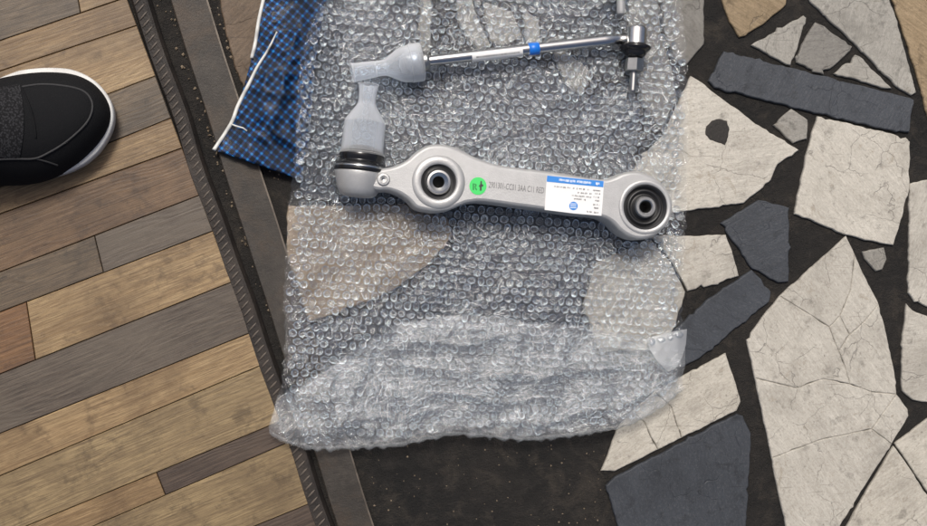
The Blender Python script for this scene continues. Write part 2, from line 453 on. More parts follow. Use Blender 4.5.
def film_mat(name, haze, f0, rim, power, rough, crinkle=0.55):
    """thin clear plastic: see-through, mirror-like where seen edge on, slightly milky"""
    m = NT(name)
    p = m.pos()
    wr = m.noise(m.mapping(p, (1, 1, 1)), 170, 4, 0.6, 0.8)
    wr2 = m.noise(p, 700, 2, 0.6)
    nb = m.bump(m.math('ADD', wr, m.math('MULTIPLY', wr2, 0.35)), crinkle, 0.0022)
    dot = m.n('VectorMath', operation='DOT_PRODUCT'); m.l(nb, dot.inputs[0]); m.l(m.n('NewGeometry').outputs['Incoming'], dot.inputs[1])
    cs = m.math('ABSOLUTE', dot.outputs['Value'])
    if power > 0:
        fre = m.math('MULTIPLY_ADD', m.math('POWER', m.math('SUBTRACT', 1.0, cs, clamp=True), power), rim, f0)
    else:            # curved double wall: total reflection past a critical angle
        mr = m.n('MapRange', interpolation_type='SMOOTHSTEP'); m.l(cs, mr.inputs[0])
        for i, q in enumerate((0.62, 0.84, 1.0, 0.0)): mr.inputs[i + 1].default_value = q
        fre = m.math('MULTIPLY_ADD', mr.outputs[0], rim, f0)
    tr = m.n('BsdfTransparent'); tr.inputs[0].default_value = (0.985, 0.988, 0.99, 1)
    gl = m.n('BsdfGlossy'); gl.inputs['Roughness'].default_value = rough; m.l(nb, gl.inputs['Normal'])
    gl.inputs['Color'].default_value = (0.94, 0.98, 1.0, 1)
    df = m.n('BsdfDiffuse'); df.inputs['Color'].default_value = (0.84, 0.85, 0.85, 1); m.l(nb, df.inputs['Normal'])
    tl = m.n('BsdfTranslucent'); tl.inputs['Color'].default_value = (0.84, 0.85, 0.85, 1)
    mx = m.n('MixShader'); m.l(m.math('MINIMUM', fre, 0.95), mx.inputs[0])
    milk = m.n('MixShader'); milk.inputs[0].default_value = 0.35
    m.l(df.outputs[0], milk.inputs[1]); m.l(tl.outputs[0], milk.inputs[2])
    m2 = m.n('MixShader'); m2.inputs[0].default_value = haze
    m.l(tr.outputs[0], m2.inputs[1]); m.l(milk.outputs[0], m2.inputs[2])
    m.l(m2.outputs[0], mx.inputs[1]); m.l(gl.outputs[0], mx.inputs[2])
    m.l(mx.outputs[0], m.out.inputs[0])
    return m.m
M['film'] = film_mat('clear_film', 0.02, 0.05, 0.8, 4.0, 0.08, 0.8)
M['flap_film'] = film_mat('milky_film', 0.13, 0.06, 0.7, 3.2, 0.17, 0.8)
M['bubble'] = film_mat('clear_bubble_film', 0.005, 0.085, 0.88, 0, 0.04, 0.9)
M['flap_bubble'] = film_mat('clear_flap_bubble', 0.02, 0.05, 0.40, 0, 0.08, 0.9)
M['tab_film'] = film_mat('milky_border_film', 0.36, 0.10, 0.8, 3.0, 0.12, 0.5)

def cap_mat():
    m = NT('milky_plastic')
    tr = m.n('BsdfTransparent'); tr.inputs[0].default_value = (0.93, 0.96, 1.0, 1)
    pb = m.n('BsdfPrincipled'); pb.inputs['Base Color'].default_value = (0.90, 0.90, 0.89, 1); pb.inputs['Roughness'].default_value = 0.16
    tl = m.n('BsdfTranslucent'); tl.inputs[0].default_value = (0.92, 0.92, 0.91, 1)
    a = m.n('MixShader'); a.inputs[0].default_value = 0.4; m.l(pb.outputs[0], a.inputs[1]); m.l(tl.outputs[0], a.inputs[2])
    lw = m.n('LayerWeight'); lw.inputs[0].default_value = 0.35
    f = m.math('MULTIPLY_ADD', lw.outputs['Facing'], 0.65, 0.175, clamp=True)
    b = m.n('MixShader'); m.l(f, b.inputs[0]); m.l(tr.outputs[0], b.inputs[1]); m.l(a.outputs[0], b.inputs[2])
    m.l(b.outputs[0], m.out.inputs[0])
    return m.m
M['cap'] = cap_mat()

def bag_mat():
    m = NT('blue_checked_weave')
    uv = m.n('UVMap').outputs[0]
    sep = m.n('SeparateXYZ'); m.l(uv, sep.inputs[0])
    u, v = sep.outputs[0], sep.outputs[1]
    def tri(x, f): return m.math('PINGPONG', m.math('MULTIPLY', x, f), 0.5)
    a = m.ramp(tri(u, 1.0), [(0.14, 1), (0.19, 0)]); b = m.ramp(tri(v, 1.0), [(0.14, 1), (0.19, 0)])
    ck = m.math('MULTIPLY', a, b)                       # bright squares where the blue bands cross
    ed = m.math('MAXIMUM', a, b)
    weave = m.math('MULTIPLY', m.ramp(tri(u, 5.0), [(0.1, 0.35), (0.3, 1)]), m.ramp(tri(v, 5.0), [(0.1, 0.35), (0.3, 1)]))
    c = m.mix(ed, (0.003, 0.004, 0.009), (0.003, 0.034, 0.135))
    c = m.mix(ck, c, (0.008, 0.15, 0.44))
    c = m.mix(m.math('MULTIPLY', m.math('MULTIPLY', ck, weave), 0.55), c, (0.015, 0.25, 0.56))
    crease_shade = m.noise(m.pos(), 45, 4, 0.6)
    c = m.mix(m.math('MULTIPLY', m.ramp(crease_shade, [(0.40, 0), (0.60, 1)]), 0.55), c, (0.004, 0.007, 0.012))  # shade of creases painted into the weave colour as dark noise patches
    m.bsdf(c, 0.33, spec=0.4, normal=m.bump(m.math('ADD', weave, m.math('MULTIPLY', m.noise(m.pos(), 160, 3), 2.0)), 0.45, 0.0012))
    return m.m
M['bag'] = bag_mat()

# ------------------------------------------------------------------ stone floor
def rough_outline(pts, jit=0.0006, step=0.0045):
    out = []
    n = len(pts)
    for i in range(n):
        a, b = np.array(pts[i]), np.array(pts[(i + 1) % n])
        k = max(1, int(np.linalg.norm(b - a) / step)); ph = rng.uniform(0, 6.28)
        for j in range(k):
            q = a + (b - a) * j / k
            if j:
                nv_ = np.array([-(b - a)[1], (b - a)[0]]) / np.linalg.norm(b - a)
                q = q + nv_ * (rng.normal(0, jit * 0.45) + jit * 0.9 * math.sin(j * 0.9 + ph) * math.sin(j * 0.23 + ph * 2))
                if rng.random() < 0.05: q = q + rng.normal(0, jit * 2.2, 2)
            out.append(q)
    return np.array(out)
gv = [(-1.3, -1.2, 0), (1.4, -1.2, 0), (1.4, 1.2, 0), (-1.3, 1.2, 0)]
floor = mesh_obj('stone_floor', gv, [(0, 1, 2, 3)], M['grout'], origin=(0, 0, 0))
floor['kind'] = 'structure'
STONE_Z = 0.0035
def stone(pix, mat, dz=0.0, jit=0.0007, gap=0.0):
    pts = [tuple(P(x, y, STONE_Z))[:2] for x, y in pix]
    o = rough_outline(pts, jit)
    if area2(o) < 0: o = o[::-1]
    if gap: o = inset(o, gap)
    z = STONE_Z + dz
    return loft_slab('stone', o, [(0, -0.004), (-0.0002, z - 0.0014), (0.0005, z - 0.0003), (0.0012, z)], M[mat], floor)
def Z(ox, oy, s, pts): return [(ox + x / s, oy + y / s) for x, y in pts]
A = lambda *p: Z(660, 0, 2.921, p)
B = lambda *p: Z(660, 160, 2.921, p)
C = lambda *p: Z(590, 340, 2.751, p)
stone([(660, -40), (705, -40), (704.5, 0), (704, 44), (687, 64), (676, 62), (664, 30)], 'midgrey')
stone(A((175, -120), (182, 0), (205, 65), (233, 108), (250, 104), (300, 72), (368, 14), (390, -120)), 'tanstone')
stone(A((420, 45), (428, 52), (405, 130), (382, 190), (370, 188), (268, 132)), 'greystone')
stone(A((455, 65), (470, 72), (562, 135), (556, 148), (480, 218), (400, 182), (415, 130)), 'midgrey')
stone(A((572, 160), (585, 165), (678, 258), (660, 258), (510, 215)), 'greystone')
stone(A((410, -120), (440, 5), (564, 122), (694, 254), (735, 278), (749, 270), (720, 160), (670, -10), (640, -120)), 'greystone')
stone(A((650, -120), (676, -20), (692, 40), (724, 130), (757, 240), (785, 345), (860, 380), (880, -120)), 'tanstone')
stone(A((188, 150), (690, 276), (742, 292), (728, 386), (690, 386), (440, 326), (160, 256), (142, 236)), 'slate', 0.0005)
stone(A((385, 318), (432, 350), (430, 405), (390, 418), (333, 365)), 'greystone')
big_left = stone([(691, 76), (698, 80), (728, 103), (763, 128), (799, 150), (792, 156), (778, 164), (771, 180), (769, 182), (744, 203), (686, 211), (630, 216), (628, 180), (640, 160), (664, 135), (680, 100)], 'cream')
stone([(817.5, 116.4), (863, 127), (906, 137.6), (910, 142), (909, 191), (893.5, 245), (886, 244), (845, 234.6), (820, 224), (795, 214), (801, 180), (808, 150)], 'cream', 0.0006)
stone(B((290, 117), (310, 120), (378, 140), (376, 355), (345, 358), (290, 325), (270, 318), (178, 185)), 'slate')
stone([(648, 235), (686, 236), (726, 235), (732, 250), (739, 276), (712, 285), (688, 291), (676, 268), (660, 243)], 'cream')
stone([(652, 240), (671, 263), (686, 292), (676, 325), (662, 350), (600, 352), (583, 305), (597, 262), (640, 243)], 'cream', gap=0.0006)
stone([(752, 270), (771, 292), (769, 302), (722, 340), (700, 358), (679, 368), (674, 348), (678, 328), (706, 301)], 'slate', 0.0003)
# the large cracked slab, in the pieces it has broken into
ap, l1, a1, mm, a2 = (846.6, 236), (780, 296), (829.5, 327), (840, 316), (850, 334.6)
r1, k1, k2, r2, nn, l2, r3 = (879, 304), (839, 351), (850, 384), (897, 394.5), (872, 429), (772, 458), (892, 444)
for frag in ([l1, ap, (855, 254), (851, 290), mm, a1, (806, 312)], [(855, 254), (865, 276), r1, (866, 320), a2, mm, (851, 290)],
             [a1, mm, a2, k1],
             [r1, (884, 322), (888, 340), (895, 373), r2, (872, 392), k2, (845, 366), k1, a2, (866, 320)],
             [l1, (806, 312), a1, k1, (845, 366), k2, (824, 379), (796, 388), (755, 378), (747, 340), (762, 318)],
             [k2, (872, 392), r2, (884, 412), nn, (820, 440), l2, (761, 405), (755, 378), (796, 388), (824, 379)],
             [l2, (820, 440), nn, r3, (866, 485), (841, 525), (822, 560), (792, 560), (786, 526), (778, 490)],
             [r2, (908, 409), (909, 416), r3, nn, (884, 412)]):
    stone(frag, 'slab', random.uniform(-0.0001, 0.0001), 0.0004, 0.00018)
stone([(910, 184), (927, 180), (960, 174), (960, 314), (927, 306.5), (915, 302), (909, 293)], 'cream')
stone([(907, 304), (913, 310.6), (930, 317), (960, 322), (960, 406), (927, 402), (913.5, 400), (903, 391), (902, 380), (903, 340)], 'cream')
stone([(895, 443.5), (927, 419), (960, 404), (960, 530), (927, 491), (910, 466)], 'slab_low', 0, 0.0004, 0.0003)
stone([(894, 446), (910, 468), (926, 493), (960, 534), (960, 570), (826, 570), (846, 528), (869, 487)], 'slab_low', 0.0003, 0.0004, 0.0003)
stone(B((592, 268), (655, 256), (663, 290), (650, 320), (632, 325), (600, 290)), 'greystone')
c1, c2, c3, c4 = C((150, 226))[0], C((188, 302))[0], C((225, 186))[0], C((252, 270))[0]
stone([(617, 429), (632, 412), c1, (651, 437), c2, (615, 471.6), (601, 471), (608, 455)], 'slab_low', 0, 0.0004, 0.0003)
stone([(632, 412), (655, 392), c3, c4, c2, (651, 437), c1], 'slab_low', 0.0002, 0.0004, 0.0003)
stone([(655, 392), (690, 372), (726, 353), (735, 380), (741, 402), (737, 411), c4, c3], 'slab_low', 0, 0.0004, 0.0003)
stone([(737, 414), (743, 416), (751, 434), (750, 460), (746, 526), (744, 570), (630, 570), (618, 526), (606, 486), (615, 477)], 'slate', 0.0004)
# under the wrap
stone([(310, -40), (414, -40), (416, 56), (440, 56), (442, 150), (430, 200), (340, 200), (302, 196), (300, 150), (304, 60)], 'slate')
stone([(419, -40), (432, -40), (431, 20), (430, 50), (419, 52), (421, 10)], 'greystone')
stone([(452, -40), (466, -40), (474, 10), (490, 46), (478, 50), (458, 20)], 'greystone')
stone([(484, 2), (512, 12), (522, 36), (500, 46), (490, 40)], 'greystone')
stone([(524, 8), (538, 20), (542, 52), (530, 58), (526, 34)], 'greystone')
stone([(548, 40), (560, 34), (566, 50), (590, 72), (584, 92), (566, 84)], 'greystone')
stone([(470, -40), (612, -40), (618, 30), (620, 80), (594, 74), (570, 30), (520, 4), (478, 0)], 'slate')
stone([(446, 60), (494, 54), (540, 66), (586, 98), (630, 84), (640, 110), (634, 156), (622, 186), (560, 200), (500, 196), (440, 196)], 'slate')
stone([(626, -40), (654, -40), (660, 30), (672, 70), (676, 96), (662, 130), (646, 108), (630, 60)], 'midgrey')
stone([(288, 206), (340, 206), (404, 204), (446, 216), (452, 236), (430, 262), (396, 288), (340, 312), (286, 326)], 'brownstone')
stone([(404, 298), (440, 266), (460, 240), (458, 214), (540, 210), (618, 222), (616, 246), (594, 262), (578, 306), (598, 360), (636, 374), (610, 404), (580, 420), (424, 424), (350, 424), (300, 414), (286, 334), (340, 320)], 'slate')
stone([(216, -40), (270, -40), (262, 20), (252, 70), (244, 88), (234, 64), (221, 10)], 'rustbrown')
# tar spot in the pale stone beside the wrap
tp = A((150, 352), (172, 346), (196, 352), (203, 372), (200, 400), (190, 426), (170, 418), (146, 410), (132, 395), (134, 368))
tw = rough_outline([tuple(P(x, y, STONE_Z))[:2] for x, y in tp], 0.0007, 0.0025)
tar = loft_slab('tar_spot', tw, [(0, STONE_Z - 0.0003), (0.0012, STONE_Z + 0.0006), (0.003, STONE_Z + 0.0008)], M['tar'], floor)

# ------------------------------------------------------------------ wooden floor
WZ = 0.012
we = [(127.5, 0), (322.0, 526)]
e0, e1 = np.array(P(*we[0], WZ))[:2], np.array(P(*we[1], WZ))[:2]
ed = (e1 - e0) / np.linalg.norm(e1 - e0)
def edge_x(y): return we[0][0] + (we[1][0] - we[0][0]) * y / 526.0
lines = [((0, -100), (90, -133)), ((0, -62), (101, -72)), ((0, -20), (110, -50)), ((0, 40.5), (127, -3)), ((0, 71), (141, 24)), ((0, 135), (155, 76)), ((0, 187), (171, 118)), ((0, 214), (182, 148)), ((0, 272), (200, 195)), ((0, 312), (213, 231)),
         ((0, 374), (232, 282)), ((0, 433.5), (250, 333)), ((0, 476), (262, 365)), ((0, 537), (284, 420)), ((0, 566), (292, 441)), ((0, 630), (314, 502)), ((0, 680), (330, 545))]
lines = lines[2:]
rows = [  # colours with the pixel x of the butt joints between them
    (['w_grey', 76, 'w_tan']), (['w_gold']), (['w_tan']), (['w_grey']), (['w_gold']), (['w_brown']), (['w_grey', 99, 'w_dark']),
    (['w_rust', 31, 'w_tan']), (['w_dark']), (['w_tan']), (['w_olive']), (['w_gold', 161, 'w_black']), (['w_olive']), (['w_black'])]
subv = [tuple(P(x, y, 0)) for x, y in ((-150, -80), (96, -80), (338, 580), (-150, 580))]
sub = []
o2 = [np.array(v[:2]) for v in subv]
o2[1] = e0 + ed * -0.09; o2[2] = e1 + ed * 0.06
wood = loft_slab('wood_floor', np.array(o2), [(0, 0.0006), (0, WZ - 0.0035)], M['bore'])
wood['kind'] = 'structure'
XL = -150.0
def line_at(ln, x):
    (x0, y0), (x1, y1) = ln
    return y0 + (y1 - y0) * (x - x0) / (x1 - x0)
def line_edge(ln):
    # where the row line meets the straight edge of the wooden floor
    (x0, y0), (x1, y1) = ln
    k = (y1 - y0) / (x1 - x0); g = (we[1][0] - we[0][0]) / 526.0
    x = (we[0][0] + g * (y0 - k * x0)) / (1 - g * k)
    return (x, y0 + k * (x - x0))
for i, row in enumerate(rows):
    la, lb = lines[i], lines[i + 1]
    cols = row[0::2]; joints = row[1::2]
    L = [((XL, line_at(la, XL)), (XL + 12, line_at(lb, XL + 12)))]
    for j in joints:
        xa = j - 4.5; xb = j + 4.5
        L.append(((xa, line_at(la, xa)), (xb, line_at(lb, xb))))
    L.append((line_edge(la), line_edge(lb)))
    for k, cname in enumerate(cols):
        (ta, ba), (tb, bb) = L[k], L[k + 1]
        q = [np.array(P(x, y, WZ))[:2] for x, y in (ta, tb, bb, ba)]
        ctr = sum(q) / 4
        d = (q[1] - q[0]) + (q[2] - q[3]); ang = math.atan2(d[1], d[0])
        ca, sa = math.cos(-ang), math.sin(-ang)
        loc = np.array([[ca * (p - ctr)[0] - sa * (p - ctr)[1], sa * (p - ctr)[0] + ca * (p - ctr)[1]] for p in q])
        if area2(loc) < 0: loc = loc[::-1]
        loc = inset(loc, 0.00035)
        dz = random.uniform(-0.0004, 0.0004)
        o = loft_slab('plank', loc, [(0, -0.004), (0, -0.0005 + dz), (0.0005, dz)], M[cname])
        o.parent = wood; o.matrix_parent_inverse = Matrix.Identity(4)
        o.rotation_euler = (0, 0, ang)
        off = Vector((ctr[0], ctr[1], WZ)) + Matrix.Rotation(ang, 3, 'Z') @ Vector(o.location)
        o.location = off - wood.location

# ------------------------------------------------------------------ ribbed strip and steel bar along the joint
def along(p0, p1, z):  # frame with X along the strip
    a, b = P(*p0, z), P(*p1, z)
    d = (b - a); L = d.length; d.normalize()
    s = Vector((-d.y, d.x, 0))
    return a, d, s, L
def extrude_profile(name, a, d, s, L, prof, mat, parent, nseg=60, wob=0.0):
    V = []; F = []; n = len(prof)
    f = sines(5, 0.12); g = sines(6, 0.05)
    for i in range(nseg + 1):
        t = L * i / nseg
        w = wob * float(f(t, 0.3))
        for (q, z) in prof:
            p = a + d * t + s * (q + w)
            V.append((p.x, p.y, z + 0.4 * wob * float(g(t, q * 3))))
    for i in range(nseg):
        for k in range(n):
            l = (k + 1) % n
            F.append((i * n + k, (i + 1) * n + k, (i + 1) * n + l, i * n + l))
    F.append(tuple(range(n))[::-1]); F.append(tuple(range(nseg * n, (nseg + 1) * n)))
    return fix_normals(mesh_obj(name, V, F, mat, parent))
a, d, s, L = along((126, -40), (347, 590), 0.012)
strip_t = thing('ribbed_edge_strip', (a + d * (L / 2)).to_tuple()[:2] + (0,), 'black ribbed rubber strip running along the edge of the wood planks', 'edge strip')
# s points to image right or left depending on direction: make it point to the right (+X)
if s.x < 0: s = -s
prof = [(-0.0095, 0.0005), (-0.0098, 0.007), (-0.0075, 0.0125), (0.0035, 0.0150), (0.0060, 0.0140), (0.0085, 0.0070), (0.0095, 0.0005)]
extrude_profile('strip_body', a, d, s, L, prof, M['strip'], strip_t, 90, 0.0008)
rib_me = None
nr = int(L / 0.0078)
for i in range(nr):
    t = (i + 0.5) * 0.0078
    p0 = a + d * (t - 0.0035) + s * 0.0030
    p1 = a + d * (t + 0.0025) + s * -0.0070
    q0 = Vector((p0.x, p0.y, 0.0151)); q1 = Vector((p1.x, p1.y, 0.0127))
    if rib_me is None:
        mid = (q0 + q1) / 2
        r_ = tube('rib', [q0, q0.lerp(q1, 0.3), q0.lerp(q1, 0.7), q1], [0.0003, 0.0011, 0.0011, 0.0004], M['ribtop'], strip_t, 6)
        rib_me = r_.data; base_off = r_.location.copy(); base_mid = mid
    else:
        o = bpy.data.objects.new('rib', rib_me); o.location = base_off + ((q0 + q1) / 2 - base_mid); link(o, strip_t)
a, d, s, L = along((174 + 2, -40), (376, 590), 0.006)
if s.x < 0: s = -s
bar_t = thing('flat_steel_bar', (a + d * (L / 2)).to_tuple()[:2] + (0,), 'grimy flat steel bar lying between the ribbed strip and the stones', 'metal bar')
hw = 0.0175
prof = [(-hw, 0.0004), (-hw, 0.0062), (-hw + 0.001, 0.0070), (hw - 0.001, 0.0070), (hw, 0.0062), (hw, 0.0004)]
extrude_profile('bar_body', a, d, s, L, prof, M['bar'], bar_t, 60, 0.0003)
prof = [(hw - 0.0012, 0.0060), (hw - 0.0012, 0.0076), (hw + 0.0004, 0.0074), (hw + 0.0004, 0.0050)]
extrude_profile('worn_edge', a, d, s, L, prof, M['barlip'], bar_t, 60, 0.0003)

# crumbs of mortar and grit in the joints
def debris():
    V = []; F = []
    def crumb(p, r):
        k = len(V)
        for c in ((1, 0, 0), (-1, 0, 0), (0, 1, 0), (0, -1, 0), (0, 0, 1), (0, 0, -1)):
            q = np.array(c) * r * rng.uniform(0.5, 1.3)
            V.append((p[0] + q[0], p[1] + q[1], p[2] + q[2] * 0.7))
        for f in ((0, 2, 4), (2, 1, 4), (1, 3, 4), (3, 0, 4), (2, 0, 5), (1, 2, 5), (3, 1, 5), (0, 3, 5)): F.append(tuple(k + i for i in f))
    for i in range(130):
        y = rng.uniform(-10, 530); x = 163 + 0.349 * y + rng.normal(0, 3.0)
        p = P(x, y, 0.001); r = abs(rng.normal(0.0007, 0.0006)) + 0.0003
        crumb((p.x, p.y, 0.0005 + r * 0.4), r)
    for i in range(90):
        y = rng.uniform(-10, 180); x = 213 + 0.36 * y + rng.normal(0, 3)
        p = P(x, y, 0.001); r = abs(rng.normal(0.0006, 0.0005)) + 0.0003
        crumb((p.x, p.y, r * 0.4), r)
    for i in range(90):
        x, y = rng.uniform(372, 606), rng.uniform(445, 535)
        p = P(x, y, 0.0); r = abs(rng.normal(0.0004, 0.0004)) + 0.00025
        crumb((p.x, p.y, r * 0.4), r)
    return mesh_obj('grit', V, F, M['brownstone'])
g = debris(); g['kind'] = 'stuff'; g['label'] = 'loose grit and mortar crumbs scattered in the dark joints'; g['category'] = 'grit'

# ------------------------------------------------------------------ bag
def patch(name, left, right, n_u, n_v, zf, mat, parent, uvs):
    Lc, Rc = smooth_curve(left, 12), smooth_curve(right, 12)
    def at(cv, t):
        f = t * (len(cv) - 1); i = min(int(f), len(cv) - 2); return cv[i] + (cv[i + 1] - cv[i]) * (f - i)
    V = []; F = []; UV = []
    for j in range(n_v + 1):
        l, r = at(Lc, j / n_v), at(Rc, j / n_v)
        for i in range(n_u + 1):
            u = i / n_u; q = l + (r - l) * u
            z = zf(u, j / n_v, q[0], q[1])
            V.append(tuple(P(q[0], q[1], z)))
            x, y = V[-1][:2]
            aa = math.radians(38)
            UV.append(((x * math.cos(aa) - y * math.sin(aa)) / uvs, (x * math.sin(aa) + y * math.cos(aa)) / uvs))
    for j in range(n_v):
        for i in range(n_u):
            k = j * (n_u + 1) + i
            F.append((k, k + n_u + 1, k + n_u + 2, k + 1))
    o = mesh_obj(name, V, F, mat, parent, True)
    uvl = o.data.uv_layers.new(name='UVMap')
    for lp in o.data.loops: uvl.data[lp.index].uv = UV[lp.vertex_index]
    fix_normals(o)
    return o, V
bag_t = thing('shopping_bag', (P(265, 90).x, P(265, 90).y, 0.007), 'folded blue checked woven shopping bag with white piping, partly under the bubble wrap', 'bag')
nb1, nb0 = sines(21, 0.05), sines(22, 0.03)
def nb2(x, y):      # sharp little folds
    v = nb0(x, y)
    return 2.2 * (0.6 - abs(v))
def zb(u, v, x, y):
    p = P(x, y)
    return 0.0088 + 0.006 * math.sin(math.pi * min(1, u * 1.1)) * (0.6 + 0.4 * v) + 0.0011 * float(nb1(p.x, p.y)) + 0.0010 * float(nb2(p.x, p.y))
def za(u, v, x, y):
    p = P(x, y)
    f = math.sin(math.pi * min(1.0, 0.12 + 0.9 * u)) * math.sin(math.pi * (0.12 + 0.7 * v))
    return 0.0118 + 0.012 * f + 0.0016 * float(nb1(p.x + 0.3, p.y)) + 0.0013 * float(nb2(p.x, p.y + 0.2)) - 0.003 * v
bl = [(272, -50), (266, -12), (259, 20), (255, 45), (248, 72), (240, 100), (232, 130)]
br = [(345, -50), (330, -12), (322, 20), (316, 60), (312, 100), (310, 130), (308, 150)]
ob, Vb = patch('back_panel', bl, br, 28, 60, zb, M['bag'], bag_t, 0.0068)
al = [(277, 32), (268, 50), (258, 66), (250, 82), (238, 106), (231, 124), (214, 150)]
ar = [(318, 26), (316, 50), (313, 80), (311, 110), (308, 140), (304, 160), (302, 180)]
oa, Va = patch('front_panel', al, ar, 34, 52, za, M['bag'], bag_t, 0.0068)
for ob_ in (ob, oa):
    md = ob_.modifiers.new('thickness', 'SOLIDIFY'); md.thickness = 0.0006; md.offset = -1
nu = 29
edge = [Vector(Vb[j * nu]) + Vector((0, 0, 0.0008)) for j in range(0, 36)]
tube('piping', edge, 0.0019, M['white_piping'], bag_t, 8)
nu = 35
edge = [Vector(Va[j * nu]) + Vector((0, 0, 0.0006)) for j in range(0, 53)]
tube('piping', edge, [0.0008 + 0.0012 * min(1, j / 30) for j in range(53)], M['white_piping'], bag_t, 8)
pp = [P(x, y, 0.0175) for x, y in ((231, 124), (236, 126), (243, 128), (247, 131))]
tube('piping', pp, 0.0008, M['white_piping'], bag_t, 6)

# ------------------------------------------------------------------ bubble wrap
LX = np.array([(-40, 322), (0, 317), (25, 310), (60, 301), (100, 298), (150, 295), (200, 290), (250, 286), (300, 283), (330, 286), (350, 285), (385, 281), (410, 275), (425, 270), (450, 276)], float)
RX = np.array([(-40, 678), (0, 681), (60, 687), (100, 687), (150, 687), (210, 686), (250, 684), (290, 681), (325, 682), (350, 684), (375, 679), (395, 680), (450, 676)], float)
FY = np.array([(268, 422), (274, 432), (290, 441), (310, 446), (330, 447), (365, 445), (400, 443), (430, 437), (455, 432), (480, 434), (510, 437), (537, 438), (575, 433), (613, 427), (632, 421), (659, 406), (680, 388), (690, 380)], float)
TY = np.array([(268, 397), (283, 390), (300, 381), (317, 371), (347, 348), (378, 329), (389, 323), (424, 318), (465, 315), (500, 317), (529, 324), (575, 326), (617, 333), (647, 338), (668, 334), (690, 327)], float)
fl = lambda y: np.interp(y, LX[:, 0], LX[:, 1]); fr_ = lambda y: np.interp(y, RX[:, 0], RX[:, 1])
fy = lambda x: np.interp(x, FY[:, 0], FY[:, 1]); ty = lambda x: np.interp(x, TY[:, 0], TY[:, 1])
w1, w2, w3 = sines(31, 0.14), sines(32, 0.05), sines(33, 0.022)
crr = np.random.default_rng(77)
CREASES = []
for _ in range(34):
    cx_, cy_ = crr.uniform(300, 680), crr.uniform(-10, 330)
    q_ = P(cx_, cy_); an_ = crr.normal(0.35, 0.7)
    CREASES.append((q_.x, q_.y, math.cos(an_), math.sin(an_), crr.uniform(0.012, 0.045), crr.uniform(0.0018, 0.0040), crr.uniform(0.0007, 0.0020)))
def hz(x, y):
    px, py = px_of(x, y, 0.008)
    h = 0.0094 + 0.0013 * w1(x, y) + 0.0010 * w2(x, y) + 0.00045 * w3(x, y) * (0.6 + 0.8 * np.clip(w1(x * 1.7 + 3, y * 1.7), 0, 1))
    h = np.maximum(h, 0.0078)
    for (a0, b0, c0, s0, l0, r0, k0) in CREASES:
        u_ = (x - a0) * c0 + (y - b0) * s0; v_ = -(x - a0) * s0 + (y - b0) * c0 + 6.0 * u_ * u_
        h = h + k0 * np.exp(-(v_ / r0) ** 2 - (u_ / l0) ** 4)
    # lies over the steel bar and the bag at its left
    h = h + 0.0055 * (1 - sstep(290, 345, px)) + 0.0085 * (1 - sstep(296, 350, px)) * (1 - sstep(165, 205, py))
    return h
wrap_t = thing('bubble_wrap', (P(480, 220).x, P(480, 220).y, 0.004), 'large sheet of clear bubble wrap spread on the floor, its lower end folded over', 'bubble wrap')
def grid_mesh(name, X, Y, ZZ, mat, parent):
    nv, nu = X.shape
    V = np.stack([X, Y, ZZ], -1).reshape(-1, 3)
    idx = np.arange(nv * nu).reshape(nv, nu)
    F = np.stack([idx[:-1, :-1], idx[:-1, 1:], idx[1:, 1:], idx[1:, :-1]], -1).reshape(-1, 4)
    return mesh_obj(name, V, F[:, ::-1].tolist(), mat, parent, True)
nu, nv = 170, 190
U, Vv = np.meshgrid(np.linspace(0, 1, nu), np.linspace(0, 1, nv))
xm = 275 + U * 405
for _ in range(3):
    yy = -40 + Vv * (fy(xm) - 2 + 40); xm = fl(yy) + U * (fr_(yy) - fl(yy))
wig = sines(41, 9.0)
xm = xm + (np.exp(-U * 40) + np.exp(-(1 - U) * 40)) * 1.2 * wig(yy, 3.0 + U * 50)
X, Y = Pn(xm, yy, 0.008)
grid_mesh('film_sheet', X, Y, hz(X, Y), M['film'], wrap_t)
# bubbles: domes welded onto the film, in a hexagonal lattice
SEG, PROF = 12, np.array([(1.0, 0.0), (0.97, 0.34), (0.88, 0.64), (0.70, 0.87), (0.44, 0.985), (0.2, 1.0)])
def dome_unit():
    an = np.arange(SEG) * 2 * np.pi / SEG
    V = [(r * math.cos(a_), r * math.sin(a_), z) for r, z in PROF for a_ in an] + [(0, 0, 1.0)]
    F = []
    for k in range(len(PROF) - 1):
        for i in range(SEG):
            j = (i + 1) % SEG
            F.append((k * SEG + i, k * SEG + j, (k + 1) * SEG + j, (k + 1) * SEG + i))
    k = len(PROF) - 1
    for i in range(SEG): F.append((k * SEG + i, k * SEG + (i + 1) % SEG, len(V) - 1))
    return np.array(V), F
DV, DF = dome_unit()
def lattice(ang, pitch, x0, x1, y0, y1):
    c, s_ = math.cos(ang), math.sin(ang); R = 0.5
    i = np.arange(-int(R / pitch), int(R / pitch)); j = np.arange(-int(R / (pitch * 0.866)), int(R / (pitch * 0.866)))
    I, J = np.meshgrid(i, j)
    a_ = (I + 0.5 * (J % 2)) * pitch; b_ = J * pitch * 0.866
    X = (a_ * c - b_ * s_).ravel(); Y = (a_ * s_ + b_ * c).ravel()
    return X, Y
